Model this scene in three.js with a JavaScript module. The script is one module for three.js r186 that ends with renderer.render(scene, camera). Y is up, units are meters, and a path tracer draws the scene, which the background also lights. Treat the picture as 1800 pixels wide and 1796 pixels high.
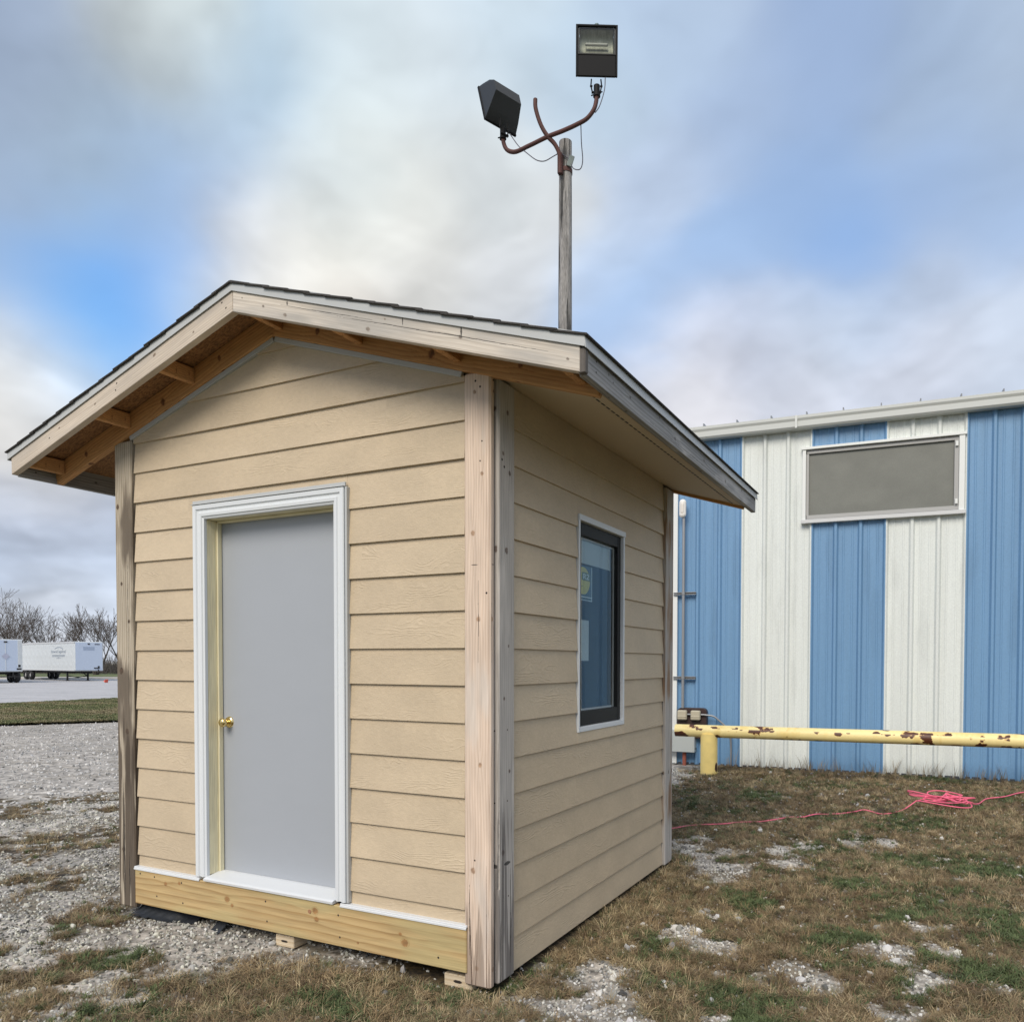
import * as THREE from 'three';
import { mergeGeometries } from 'three/addons/utils/BufferGeometryUtils.js';
import { ConvexGeometry } from 'three/addons/geometries/ConvexGeometry.js';
import { Brush, Evaluator, SUBTRACTION } from 'three-bvh-csg';

// ------------------------------------------------------------------ camera, light, exposure
const GY = 1.61;                                   // world y of the eye-level siding joint
const CAM = { x: 2.0298, y: GY - 0.0702, z: 3.0612, yaw: 0.45254, pitch: -0.02413, roll: 0.00249, f: 1347.14, cx: 1000, cy: 1197.6 };
const scene = new THREE.Scene();
const camera = new THREE.PerspectiveCamera(2 * Math.atan(898 / CAM.f) * 180 / Math.PI, 1800 / 1796, 0.05, 2500);
camera.rotation.order = 'YXZ';
camera.position.set(CAM.x, CAM.y, CAM.z);
camera.rotation.set(CAM.pitch, CAM.yaw, CAM.roll);
camera.setViewOffset(1800, 1796, 900 - CAM.cx, 898 - CAM.cy, 1800, 1796);
camera.updateMatrixWorld(true);
const SUN_DIR = new THREE.Vector3(0.05, 0.66, 0.74).normalize();
const sun = new THREE.DirectionalLight(new THREE.Color(1.0, 0.90, 0.76), 2.6);
sun.position.copy(SUN_DIR).multiplyScalar(40);
sun.castShadow = true; sun.shadow.radius = 60; sun.shadow.mapSize.set(2048, 2048);
Object.assign(sun.shadow.camera, { left: -14, right: 14, top: 14, bottom: -14, near: 1, far: 120 });
scene.add(sun); scene.add(sun.target);
const EXPOSURE = 1.25;

// ------------------------------------------------------------------ numbers and noise
let seed = 12345;
const rnd = () => { seed = (seed + 0x6D2B79F5) | 0; let t = Math.imul(seed ^ (seed >>> 15), 1 | seed); t = (t + Math.imul(t ^ (t >>> 7), 61 | t)) ^ t; return ((t ^ (t >>> 14)) >>> 0) / 4294967296; };
const rr = (a, b) => a + (b - a) * rnd();
const clamp = (v, a = 0, b = 1) => v < a ? a : v > b ? b : v;
const lerp = (a, b, t) => a + (b - a) * t;
const sm = (a, b, v) => { const t = clamp((v - a) / (b - a)); return t * t * (3 - 2 * t); };
const hash = (x, y) => { let h = Math.imul(x | 0, 374761393) + Math.imul(y | 0, 668265263); h = Math.imul(h ^ (h >>> 13), 1274126177); return ((h ^ (h >>> 16)) >>> 0) / 4294967296; };
function noise(x, y) { const i = Math.floor(x), j = Math.floor(y); let u = x - i, v = y - j; u = u * u * (3 - 2 * u); v = v * v * (3 - 2 * v); const a = hash(i, j), b = hash(i + 1, j), c = hash(i, j + 1), d = hash(i + 1, j + 1); return a + (b - a) * u + (c - a + (a - b - c + d) * u) * v; }
function fbm(x, y, o = 4) { let s = 0, a = 0.5, n = 0; for (let i = 0; i < o; i++) { s += a * noise(x, y); n += a; x = x * 2.03 + 17.1; y = y * 2.03 - 9.7; a *= 0.5; } return s / n; }
const s2l = (v) => v <= 0.04045 ? v / 12.92 : Math.pow((v + 0.055) / 1.055, 2.4);
const rgb = (r, g, b) => new THREE.Color().setRGB(r, g, b);
// pixel of the 1800 x 1796 photograph -> direction, then onto a plane (world axes: x along the shed front, z towards the viewer)
const CP = camera.position.clone();
function ray(px, py) { return new THREE.Vector3((px - CAM.cx) / CAM.f, -(py - CAM.cy) / CAM.f, -1).applyEuler(camera.rotation); }
const at = (px, py, d) => ray(px, py).multiplyScalar(d).add(CP);
const onY = (px, py, y) => { const d = ray(px, py); return d.multiplyScalar((y - CP.y) / d.y).add(CP); };

// ------------------------------------------------------------------ sky: broken cloud over blue, computed from directions
{
  const W = 2048, H = 1024, data = new Float32Array(W * H * 4);
  // colours (sRGB 0-255) of air and cloud by direction
  const P = [
    [30, 30, 166, 180, 202], [60, 200, 168, 183, 206], [30, 360, 170, 186, 208], [250, 60, 208, 216, 222], [330, 150, 204, 215, 220], [310, 20, 212, 222, 224], [200, 250, 180, 195, 212],
    [460, 130, 178, 200, 220], [400, 210, 168, 192, 222], [340, 310, 150, 182, 226], [280, 380, 152, 180, 224], [160, 340, 172, 190, 208], [240, 300, 170, 190, 212], [60, 480, 160, 186, 222], [130, 470, 140, 182, 236],
    [190, 500, 122, 178, 242], [150, 580, 134, 186, 240], [250, 470, 132, 176, 236], [300, 450, 156, 190, 236], [330, 520, 196, 214, 234],
    [400, 440, 238, 240, 243], [440, 370, 232, 234, 236], [480, 480, 234, 234, 232], [560, 400, 226, 226, 222], [600, 540, 226, 222, 218], [700, 330, 226, 228, 226], [760, 460, 216, 217, 217], [540, 280, 208, 216, 220],
    [600, 60, 206, 218, 226], [720, 120, 208, 218, 226], [640, 200, 206, 216, 220], [850, 60, 196, 210, 222], [850, 300, 206, 213, 218], [900, 480, 206, 210, 216], [950, 380, 210, 214, 218],
    [1000, 150, 186, 203, 220], [1120, 60, 180, 197, 220], [1120, 300, 184, 198, 220], [1060, 480, 188, 205, 230], [1150, 560, 172, 196, 230], [1250, 180, 172, 190, 218], [1400, 60, 164, 184, 216], [1380, 300, 160, 184, 220], [1300, 440, 168, 192, 226], [1480, 420, 152, 182, 226],
    [1600, 100, 172, 190, 216], [1750, 50, 180, 196, 218], [1750, 220, 172, 190, 216], [1620, 300, 164, 186, 220], [1770, 380, 170, 190, 220], [1450, 540, 196, 208, 226], [1600, 480, 190, 203, 224], [1330, 570, 196, 205, 224], [1250, 620, 214, 216, 226], [1400, 660, 206, 211, 224], [1640, 620, 202, 208, 222], [1770, 560, 196, 206, 222], [1200, 700, 220, 220, 226],
    [40, 640, 226, 228, 230], [100, 650, 214, 220, 228], [30, 730, 226, 224, 220], [90, 730, 210, 210, 212], [150, 680, 176, 206, 236], [40, 860, 196, 198, 204], [130, 880, 184, 190, 204], [60, 930, 178, 190, 212], [150, 950, 186, 200, 222], [60, 1000, 206, 213, 224], [160, 1020, 200, 212, 230], [100, 1070, 214, 218, 226], [30, 960, 176, 192, 218],
  ].map(([x, y, r, g, b]) => { const d = ray(x, y).normalize(); const k = (v, m) => Math.max(0.05, m + 1.18 * (s2l(v / 255) - m)); return [d.x, d.y, d.z, k(r, 0.60), k(g, 0.64), k(b, 0.74)]; });
  const fm = ray(900, 600).normalize(), ringCos = Math.cos(1.15);
  const f3 = (x, y, z, o) => (fbm(x + z * 0.71, y + z * 0.53, o) + fbm(y - x * 0.6 + 31, z + x * 0.45 + 7, o)) * 0.5 - 0.5;
  for (let j = 0; j < H; j++) for (let i = 0; i < W; i++) {
    const th = ((i + 0.5) / W - 0.5) * Math.PI * 2, ph = ((j + 0.5) / H - 0.5) * Math.PI;
    let y = Math.sin(ph), c = Math.cos(ph), x = c * Math.cos(th), z = c * Math.sin(th);
    const o = (j * W + i) * 4; data[o + 3] = 1;
    if (y < -0.03) { data[o] = 0.30; data[o + 1] = 0.29; data[o + 2] = 0.27; continue; }
    // cloud-layer coordinates and domain warp
    const k = 1 / (Math.max(y, 0) + 0.22), lx = x * k, lz = z * k;
    const w1 = fbm(lx * 2.1 + 5, lz * 2.1, 5) - 0.5, w2 = fbm(lx * 2.1 - 21, lz * 2.1 + 13, 5) - 0.5, w3 = f3(x * 7, y * 11, z * 7, 5);
    const qx = x + 0.085 * w1 + 0.05 * w3, qy = y + 0.07 * w2 - 0.06 * w3, qz = z + 0.085 * w2;
    const cl = sm(0.36, 0.62, fbm(lx * 1.15 + 2.2, lz * 1.15 - 4, 6)), tone = fbm(lx * 2.3 - 8, lz * 2.3 + 3, 4);
    const hz = sm(0.35, 0.0, y) * 0.5;
    let wr = 0.02, r, g, b;
    r = lerp(0.36, lerp(0.58, 0.92, tone), cl); g = lerp(0.51, lerp(0.64, 0.93, tone), cl); b = lerp(0.80, lerp(0.75, 0.94, tone), cl);
    r = lerp(r, 0.68, hz) * wr; g = lerp(g, 0.71, hz) * wr; b = lerp(b, 0.77, hz) * wr;
    if (x * fm.x + y * fm.y + z * fm.z > ringCos) for (const p of P) { const dx = qx - p[0], dy = qy - p[1], dz = qz - p[2], d2 = dx * dx + dy * dy + dz * dz; if (d2 > 0.03) continue; const w = Math.exp(-d2 / 0.0026); wr += w; r += p[3] * w; g += p[4] * w; b += p[5] * w; }
    const sat = (b - r) / Math.max(b, 1e-6), cloudy = sm(0.62, 0.2, sat), dw = fbm(lx * 4.4 + 2.2 * w1, lz * 4.4 + 2.2 * w2 + 8, 6) - 0.5, dx2 = fbm(lx * 15 + 5 * w2, lz * 15 - 5 * w1, 3) - 0.5, dv = fbm(lx * 1.7 + 9 + w2, lz * 1.7 - 3 + w1, 5) - 0.5;
    const det = 1 + cloudy * (0.66 * dw + 0.30 * w3 + 0.24 * dv + 0.13 * dx2) + 0.05 * dx2 + 0.06 * w1;
    const m = det / wr * 1.06 / EXPOSURE;
    data[o] = r * m; data[o + 1] = g * m; data[o + 2] = b * m;
  }
  const t = new THREE.DataTexture(data, W, H, THREE.RGBAFormat, THREE.FloatType);
  t.mapping = THREE.EquirectangularReflectionMapping; t.magFilter = THREE.LinearFilter; t.minFilter = THREE.LinearFilter; t.colorSpace = THREE.LinearSRGBColorSpace; t.needsUpdate = true;
  scene.background = t; scene.environment = t;
}

// ------------------------------------------------------------------ helpers: naming, geometry, textures
const used = new Map();
function numbered(n) { const k = used.get(n) || 0; used.set(n, k + 1); return k ? `${n}_${String(k).padStart(3, '0')}` : n; }
function mesh(name, geo, mat, parent, pos) {
  if (Array.isArray(geo)) geo = mergeGeometries(geo.map((g) => { const q = g.index ? g.toNonIndexed() : g; for (const k of Object.keys(q.attributes)) if (!['position', 'normal', 'uv'].includes(k)) q.deleteAttribute(k); return q; }));
  const m = new THREE.Mesh(geo, mat); m.name = parent ? name : numbered(name); m.castShadow = m.receiveShadow = true;
  if (pos) m.position.set(...pos);
  (parent || scene).add(m); return m;
}
function group(name, parent, pos = [0, 0, 0]) { const g = new THREE.Group(); g.name = parent ? name : numbered(name); g.position.set(...pos); (parent || scene).add(g); return g; }
function tag(o, label, category, grp, kind) { if (label) o.userData.label = label; if (category) o.userData.category = category; if (grp) o.userData.group = grp; if (kind) o.userData.kind = kind; return o; }
// chamfered box with uv in metres by the dominant normal
function cbox(w, h, d, c = 0.003, at0 = [0, 0, 0]) {
  const pts = [], X = w / 2, Y = h / 2, Z = d / 2; c = Math.min(c, X * 0.45, Y * 0.45, Z * 0.45);
  for (const sx of [-1, 1]) for (const sy of [-1, 1]) for (const sz of [-1, 1]) pts.push(new THREE.Vector3(sx * X, sy * (Y - c), sz * (Z - c)), new THREE.Vector3(sx * (X - c), sy * Y, sz * (Z - c)), new THREE.Vector3(sx * (X - c), sy * (Y - c), sz * Z));
  const g = new ConvexGeometry(pts); uvm(g); g.translate(...at0); return g;
}
function uvm(g, ou = 0, ov = 0) {
  const p = g.attributes.position, n = g.attributes.normal, uv = new Float32Array(p.count * 2);
  for (let i = 0; i < p.count; i++) {
    const ax = Math.abs(n.getX(i)), ay = Math.abs(n.getY(i)), az = Math.abs(n.getZ(i)); let u, v;
    if (az >= ax && az >= ay) { u = p.getX(i); v = p.getY(i); } else if (ax >= ay) { u = p.getZ(i); v = p.getY(i); } else { u = p.getX(i); v = p.getZ(i); }
    uv[2 * i] = u + ou; uv[2 * i + 1] = v + ov;
  }
  g.setAttribute('uv', new THREE.BufferAttribute(uv, 2)); return g;
}
// timber: long axis la of sizes s = [w,h,d]; u runs 0..1 along, v 0..1 across the wide face
function timber(s, c = 0.003, rnds = null, div = 0) {
  const la = s.indexOf(Math.max(...s)), ta = s.indexOf(Math.min(...s)), wa = 3 - la - ta;
  const g = cbox(s[0], s[1], s[2], c), p = g.attributes.position, n = g.attributes.normal, uv = new Float32Array(p.count * 2);
  for (let i = 0; i < p.count; i++) {
    const q = [p.getX(i), p.getY(i), p.getZ(i)], m = [Math.abs(n.getX(i)), Math.abs(n.getY(i)), Math.abs(n.getZ(i))];
    const cross = m[wa] > m[ta] ? q[ta] / s[wa] + 0.5 : q[wa] / s[wa] + 0.5;
    if (m[la] > 0.9) { uv[2 * i] = (q[wa] / s[la]) * 0.3 + 0.5; uv[2 * i + 1] = q[ta] / s[wa] + 0.5; } else { uv[2 * i] = q[la] / s[la] + 0.5; uv[2 * i + 1] = cross; }
  }
  g.setAttribute('uv', new THREE.BufferAttribute(uv, 2)); return g;
}
function tube(pts, r, seg = 24, rad = 8, closed = false) { return new THREE.TubeGeometry(new THREE.CatmullRomCurve3(pts.map((p) => p.isVector3 ? p : new THREE.Vector3(...p)), closed, 'centripetal'), seg, r, rad, closed); }
function rod(a, b, r, rad = 8, r2 = r) { a = a.isVector3 ? a : new THREE.Vector3(...a); b = b.isVector3 ? b : new THREE.Vector3(...b); const L = a.distanceTo(b), g = new THREE.CylinderGeometry(r2, r, L, rad, 1); g.applyQuaternion(new THREE.Quaternion().setFromUnitVectors(new THREE.Vector3(0, 1, 0), b.clone().sub(a).normalize())); const m = a.clone().lerp(b, 0.5); g.translate(m.x, m.y, m.z); return g; }
function tex(w, h, fn, srgb = true, repeat = true) {
  const d = new Uint8Array(w * h * 4), c = [0, 0, 0];
  for (let j = 0; j < h; j++) for (let i = 0; i < w; i++) { fn(i, j, c); const o = (j * w + i) * 4; d[o] = clamp(c[0]) * 255; d[o + 1] = clamp(c[1]) * 255; d[o + 2] = clamp(c[2]) * 255; d[o + 3] = 255; }
  const t = new THREE.DataTexture(d, w, h, THREE.RGBAFormat, THREE.UnsignedByteType); t.magFilter = THREE.LinearFilter; t.minFilter = THREE.LinearMipmapLinearFilter; t.generateMipmaps = true;
  t.wrapS = t.wrapT = repeat ? THREE.RepeatWrapping : THREE.ClampToEdgeWrapping; if (srgb) t.colorSpace = THREE.SRGBColorSpace; t.needsUpdate = true; return t;
}
const std = (o) => new THREE.MeshStandardMaterial({ roughness: 0.8, metalness: 0, ...o });
// wood: colours in sRGB 0..1; knots [s, t, r] in metres; nails [s, t]; stains = patches of another tone
function wood(L, W, o) {
  const w = Math.min(2048, Math.max(256, Math.round(L * (o.ppm || 640)))), h = Math.max(32, Math.round(W * (o.ppm || 640))), S = o.seed || 0;
  const bump = new Float32Array(w * h), F = o.freq || 60, knots = o.knots || [], nails = o.nails || [], cracks = o.cracks || [];
  const map = tex(w, h, (i, j, c) => {
    const s = (i + 0.5) / w * L, t = (j + 0.5) / h * W; let tt = t + 0.035 * (fbm(s * 0.9 + S, S * 3.1, 3) - 0.5) + 0.006 * (fbm(s * 5 + S, t * 20, 2) - 0.5), kd = 0, ring = 0;
    for (const [ks, kt, kr] of knots) { const dx = (s - ks) / 2.6, dy = t - kt, q = Math.hypot(dx, dy) / kr; if (q < 8) tt += Math.sign(dy) * kr * 0.9 * Math.exp(-q * q * 0.16) * (dy === 0 ? 0 : 1); const qk = Math.hypot((s - ks) / 1.15, dy) / kr; if (qk < 1.6) { kd = Math.max(kd, sm(1.25, 0.75, qk + 0.35 * (noise(s * 150, t * 150) - 0.5))); ring = Math.max(ring, sm(1.6, 1.1, qk)); } }
    const v = tt * F + 1.1 * fbm(s * 0.8 + S, tt * 8, 3), fr = v - Math.floor(v); let g = Math.pow(fr, 2.2) * sm(1, 0.93, fr);
    g *= 0.55 + 0.75 * noise(Math.floor(v) * 7.3, S + s * 0.5);
    const fib = noise(s * 14 + S, t * 1500) - 0.5, fib2 = noise(s * 3, t * 420 + S) - 0.5, pa = fbm(s * 2.2 + S, t * 9 + S, 4), pb = fbm(s * 5 - S, t * 30, 3);
    for (let k = 0; k < 3; k++) { let q = lerp(o.c1[k], o.c2[k], clamp(g * (o.contrast ?? 1))); if (o.c3) q = lerp(q, o.c3[k], sm(o.p0 ?? 0.5, o.p1 ?? 0.72, pa) * (o.pm ?? 1)); q *= 1 + fib * (o.fib ?? 0.10) + fib2 * 0.07 + (pb - 0.5) * 0.12; q = lerp(q, (o.kc || [0.42, 0.27, 0.16])[k] * (0.75 + 0.5 * noise(s * 90, t * 90)), kd * (o.ks ?? 0.85)); if (ring && !kd) q = lerp(q, o.c2[k] * 0.85, ring * 0.35); c[k] = q; }
    if (o.stain) { const [s1, sc, am] = o.stain, q = sm(0.40, 0.52, fbm(s * 2.4 + S, t * 60 + S, 4) + 0.30 * (1 - s / s1) - 0.12) * (s < s1 ? 1 : 0) * sm(s1, s1 * 0.8, s) * am; for (let k = 0; k < 3; k++) c[k] = lerp(c[k], sc[k], q); }
    for (const [ns, nt, nr] of nails) { const q = Math.hypot(s - ns, t - nt); if (q < (nr || 0.0055)) { c[0] = 0.16; c[1] = 0.13; c[2] = 0.11; } }
    for (const [s0, s1, ct, wd] of cracks) if (s > s0 && s < s1) { const q = Math.abs(t - ct - 0.006 * (fbm(s * 9, ct * 99, 3) - 0.5)); const ww = wd * Math.sin(Math.PI * (s - s0) / (s1 - s0)); if (q < ww) { for (let k = 0; k < 3; k++) c[k] *= 0.45; bump[j * w + i] -= 1.2; } }
    bump[j * w + i] += 0.5 - g * 0.25 + fib * 0.35 + fib2 * 0.2 - kd * 0.2;
  }, true, false);
  const bt = tex(w, h, (i, j, c) => { c[0] = c[1] = c[2] = 0.5 + (bump[j * w + i] - 0.5) * 0.5; }, false, false);
  return std({ map, bumpMap: bt, bumpScale: o.bump ?? 0.0016, roughness: o.rough ?? 0.82 });
}

// ------------------------------------------------------------------ ground
const YX0 = -7, YX1 = 6.5, YZ0 = -9.5, YZ1 = 3.6, LX0 = -24, LX1 = -6.2, LZ0 = -18, LZ1 = 12;
const HB = (x, z) => 0.115 * sm(-3.0, -7.0, z) * sm(-9, -4, x) - 0.33 * sm(35, 70, Math.hypot(x - 2, z - 3));
const PATCH_G = [[1080, 1722, 0.26], [1000, 1705, 0.14], [930, 1785, 0.24], [1060, 1790, 0.16], [1225, 1648, 0.19], [1280, 1660, 0.12], [1260, 1525, 0.30], [1230, 1490, 0.34], [1385, 1492, 0.28], [1540, 1487, 0.22], [1370, 1515, 0.2], [1380, 1708, 0.17], [1330, 1702, 0.12], [1440, 1718, 0.14], [1560, 1685, 0.2], [1600, 1712, 0.18], [1650, 1720, 0.14], [1730, 1725, 0.1], [1620, 1622, 0.11], [1660, 1665, 0.12], [1035, 1650, 0.10], [1240, 1605, 0.14], [1560, 1770, 0.12], [1270, 1785, 0.1], [1440, 1620, 0.06], [1100, 1590, 0.07]].map(([x, y, r]) => { const p = onY(x, y, 0.0); return [p.x, p.z, r]; });
const PATCH_V = [[1312, 1580, 0.17], [1300, 1605, 0.1], [1485, 1650, 0.17], [1440, 1650, 0.1], [1605, 1592, 0.15], [1595, 1727, 0.17], [1690, 1702, 0.22], [1780, 1640, 0.22], [1760, 1615, 0.16], [1325, 1782, 0.2], [1500, 1552, 0.18], [1740, 1530, 0.3], [1560, 1605, 0.13], [1510, 1480, 0.16], [1440, 1490, 0.16], [1335, 1412, 0.25], [1650, 1385, 0.3], [1610, 1455, 0.3], [1600, 1510, 0.25], [1150, 1655, 0.12], [965, 1690, 0.08], [1210, 1735, 0.13], [210, 1690, 0.16], [150, 1650, 0.12], [80, 1640, 0.1], [220, 1770, 0.1], [130, 1780, 0.08], [560, 1760, 0.12], [600, 1785, 0.1], [200, 1770, 0.13]].map(([x, y, r]) => { const p = onY(x, y, 0.0); return [p.x, p.z, r]; });
const PATCH_D = [[75, 1535, 0.22], [90, 1560, 0.16], [130, 1625, 0.2], [60, 1730, 0.22], [100, 1740, 0.22], [190, 1715, 0.2], [250, 1740, 0.2], [30, 1410, 0.5], [35, 1428, 0.3], [170, 1400, 0.35], [200, 1460, 0.35], [150, 1480, 0.35], [20, 1480, 0.4], [60, 1495, 0.3], [200, 1418, 0.25], [160, 1600, 0.15], [420, 1735, 0.2], [130, 1685, 0.15], [40, 1668, 0.12], [330, 1775, 0.2]].map(([x, y, r]) => { const p = onY(x, y, 0.0); return [p.x, p.z, r]; });
const sumP = (L, x, z) => { let m = 0; const wx = x + 0.42 * (fbm(x * 4.2, z * 4.2, 4) - 0.5), wz = z + 0.42 * (fbm(x * 4.2 + 40, z * 4.2, 4) - 0.5); for (const [a, b, r] of L) { const dx = wx - a, dz = wz - b, d = (dx * dx + dz * dz) / (r * r); if (d < 3) m = Math.max(m, sm(2.2, 0.1, d)); } return m; };
function cover(x, z) {           // [gravel, green, open soil]
  const n = fbm(x * 1.7 + 3, z * 1.7, 4), n2 = fbm(x * 6 + 9, z * 6, 3);
  let g = sm(-0.35, -1.35, x + 0.30 * Math.max(z, 0) + 0.9 * (n - 0.5));
  const d = sumP(PATCH_D, x, z);
  g = g * (1 - 0.85 * d * sm(0.35, 0.55, n2 + 0.08));
  g = Math.max(g, sumP(PATCH_G, x, z) * (0.42 + 0.70 * sm(0.34, 0.64, n2)));
  g = Math.max(g, 0.55 * sm(0.62, 0.75, n2) * sm(0.48, 0.6, fbm(x * 0.9, z * 0.9 + 30, 2)));
  const v = Math.max(sumP(PATCH_V, x, z) * sm(0.3, 0.5, n2 + 0.1), 0.6 * sm(0.62, 0.8, fbm(x * 2.6 + 70, z * 2.6, 3)) * sm(0.5, -0.5, g * 2 - 0.6));
  return [g, v, d];
}
const cache = {};
function gridOf(x0, x1, z0, z1, st) { const nx = Math.ceil((x1 - x0) / st) + 2, nz = Math.ceil((z1 - z0) / st) + 2, a = new Float32Array(nx * nz * 2); for (let j = 0; j < nz; j++) for (let i = 0; i < nx; i++) { const q = cover(x0 + i * st, z0 + j * st); a[(j * nx + i) * 2] = q[0]; a[(j * nx + i) * 2 + 1] = q[1]; } return { x0, z0, st, nx, nz, a }; }
function lookup(G, x, z) { const u = clamp((x - G.x0) / G.st, 0, G.nx - 1.01), v = clamp((z - G.z0) / G.st, 0, G.nz - 1.01), i = u | 0, j = v | 0, f = u - i, h = v - j, o = (j * G.nx + i) * 2, p = o + G.nx * 2, a = G.a; return [(a[o] * (1 - f) + a[o + 2] * f) * (1 - h) + (a[p] * (1 - f) + a[p + 2] * f) * h, (a[o + 1] * (1 - f) + a[o + 3] * f) * (1 - h) + (a[p + 1] * (1 - f) + a[p + 3] * f) * h]; }
const coverG = (x, z) => lookup(cache.y || (cache.y = gridOf(YX0, YX1, YZ0, YZ1, 0.03)), x, z);
const coverL = (x, z) => lookup(cache.l || (cache.l = gridOf(LX0, LX1, LZ0, LZ1, 0.08)), x, z);
function groundColor(x, z, c, lot) {
  const [g, v] = lot ? coverL(x, z) : coverG(x, z); const f = noise(x * 160, z * 160), f2 = noise(x * 60 + 5, z * 60), f3 = fbm(x * 11, z * 11, 3), big = fbm(x * 0.5 + 4, z * 0.9, 3), st = fbm(x * 0.9 + z * 0.5, z * 3 - x * 0.4, 4);
  // gravel and its fines
  let gr = 0.60 + 0.20 * (f - 0.5) + 0.15 * (f2 - 0.5) + 0.14 * (f3 - 0.5) + 0.10 * (big - 0.5) + 0.10 * (st - 0.5);
  const dirt = sm(0.50, 0.68, fbm(x * 3 + 1, z * 4.4 + 9, 4)) * 0.65 * (lot ? 0.3 : 1);
  gr += 0.22 * (noise(x * 19, z * 19) - 0.5) * (0.4 + noise(x * 2.3, z * 2.3)) + 0.16 * (noise(x * 38 + 3, z * 38) - 0.5);
  let R = lerp(gr * 1.03, 0.38, dirt), G = lerp(gr * 0.99, 0.34, dirt), B = lerp(gr * 0.93, 0.27, dirt);
  // dry turf and soil
  const t = 0.75 + 0.5 * (f2 - 0.5) + 0.5 * (f3 - 0.5) + 0.5 * (f - 0.5), y = fbm(x * 2.2, z * 2.2 + 50, 3);
  let r = lerp(0.36, 0.44, y) * t, gg = lerp(0.31, 0.36, y) * t, b = lerp(0.20, 0.22, y) * t;
  r = lerp(r, 0.25 * t, v * 0.8); gg = lerp(gg, 0.30 * t, v * 0.8); b = lerp(b, 0.15 * t, v * 0.8);
  const soil = sm(0.5, 0.66, fbm(x * 4 + 20, z * 4, 3)) * 0.55; r = lerp(r, 0.27 * t, soil); gg = lerp(gg, 0.225 * t, soil); b = lerp(b, 0.165 * t, soil);
  const q = sm(0.3, 0.6, g + 0.35 * (f2 - 0.5)); c[0] = lerp(r, R, q); c[1] = lerp(gg, G, q); c[2] = lerp(b, B, q);
}
const relief = (x, z) => { const e = sm(YX0, YX0 + 1, x) * sm(YX1, YX1 - 0.6, x) * sm(YZ0, YZ0 + 0.6, z) * sm(YZ1, YZ1 - 0.6, z); return -0.012 + e * (0.05 * (fbm(x * 1.6, z * 1.6, 3) - 0.5) + 0.022 * (fbm(x * 7, z * 7, 3) - 0.5)); };
const HG = (x, z) => HB(x, z) + relief(x, z);
function sheet(x0, x1, z0, z1, nx, nz, hf) {
  const p = [], uv = [], id = [];
  for (let j = 0; j <= nz; j++) for (let i = 0; i <= nx; i++) { const x = lerp(x0, x1, i / nx), z = lerp(z0, z1, j / nz); p.push(x, hf(x, z), z); uv.push(i / nx, j / nz); }
  for (let j = 0; j < nz; j++) for (let i = 0; i < nx; i++) { const a = j * (nx + 1) + i, b = a + 1, c = a + nx + 1, d = c + 1; id.push(a, c, b, b, c, d); }
  const g = new THREE.BufferGeometry(); g.setAttribute('position', new THREE.Float32BufferAttribute(p, 3)); g.setAttribute('uv', new THREE.Float32BufferAttribute(uv, 2)); g.setIndex(id); g.computeVertexNormals(); return g;
}
const BH = 1024;
const yardBump = tex(BH, BH, (i, j, c) => { const x = lerp(YX0, YX1, i / BH), z = lerp(YZ0, YZ1, j / BH); c[0] = c[1] = c[2] = 0.5 * noise(x * 75, z * 75) + 0.3 * noise(x * 38, z * 38) + 0.2 * fbm(x * 12, z * 12, 2); }, false, false);
const yardTex = tex(2048, 2048, (i, j, c) => groundColor(lerp(YX0, YX1, i / 2048), lerp(YZ0, YZ1, j / 2048), c), true, false);
tag(mesh('yard_ground', sheet(YX0, YX1, YZ0, YZ1, 270, 262, HG), std({ map: yardTex, bumpMap: yardBump, bumpScale: 0.012, roughness: 0.95 })), 'patchy dry turf and white gravel yard around the shed', 'ground', null, 'structure');
// gravel lot, grass verge, concrete lot, far ground
const lotTex = tex(1024, 1536, (i, j, c) => { groundColor(lerp(LX0, LX1, i / 1024), lerp(LZ0, LZ1, j / 1536), c, true); }, true, false);
function poly(name, pts, lift, mat, label, cat, cell = 3) {          // flat polygon laid on the base terrain, cut into strips
  const [A, B, C, D] = pts, nu = 24, nv = 12, p = [], uv = [], id = [];
  for (let j = 0; j <= nv; j++) for (let i = 0; i <= nu; i++) { const u = i / nu, v = j / nv, x = lerp(lerp(A[0], B[0], u), lerp(D[0], C[0], u), v), z = lerp(lerp(A[1], B[1], u), lerp(D[1], C[1], u), v); p.push(x, HB(x, z) + lift, z); uv.push(x / cell, z / cell); }
  for (let j = 0; j < nv; j++) for (let i = 0; i < nu; i++) { const a = j * (nu + 1) + i, b = a + 1, c = a + nu + 1, d = c + 1; id.push(a, b, c, b, d, c); }
  const g = new THREE.BufferGeometry(); g.setAttribute('position', new THREE.Float32BufferAttribute(p, 3)); g.setAttribute('uv', new THREE.Float32BufferAttribute(uv, 2)); g.setIndex(id); g.computeVertexNormals();
  const m = mesh(name, g, mat); m.material.side = THREE.DoubleSide; return tag(m, label, cat, null, 'structure');
}
tag(mesh('gravel_lot', sheet(LX0, LX1, LZ0, LZ1, 40, 60, (x, z) => HB(x, z) - 0.022), std({ map: lotTex, roughness: 0.95 })), 'wide pale gravel lot beyond the shed', 'gravel lot', null, 'structure');
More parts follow.
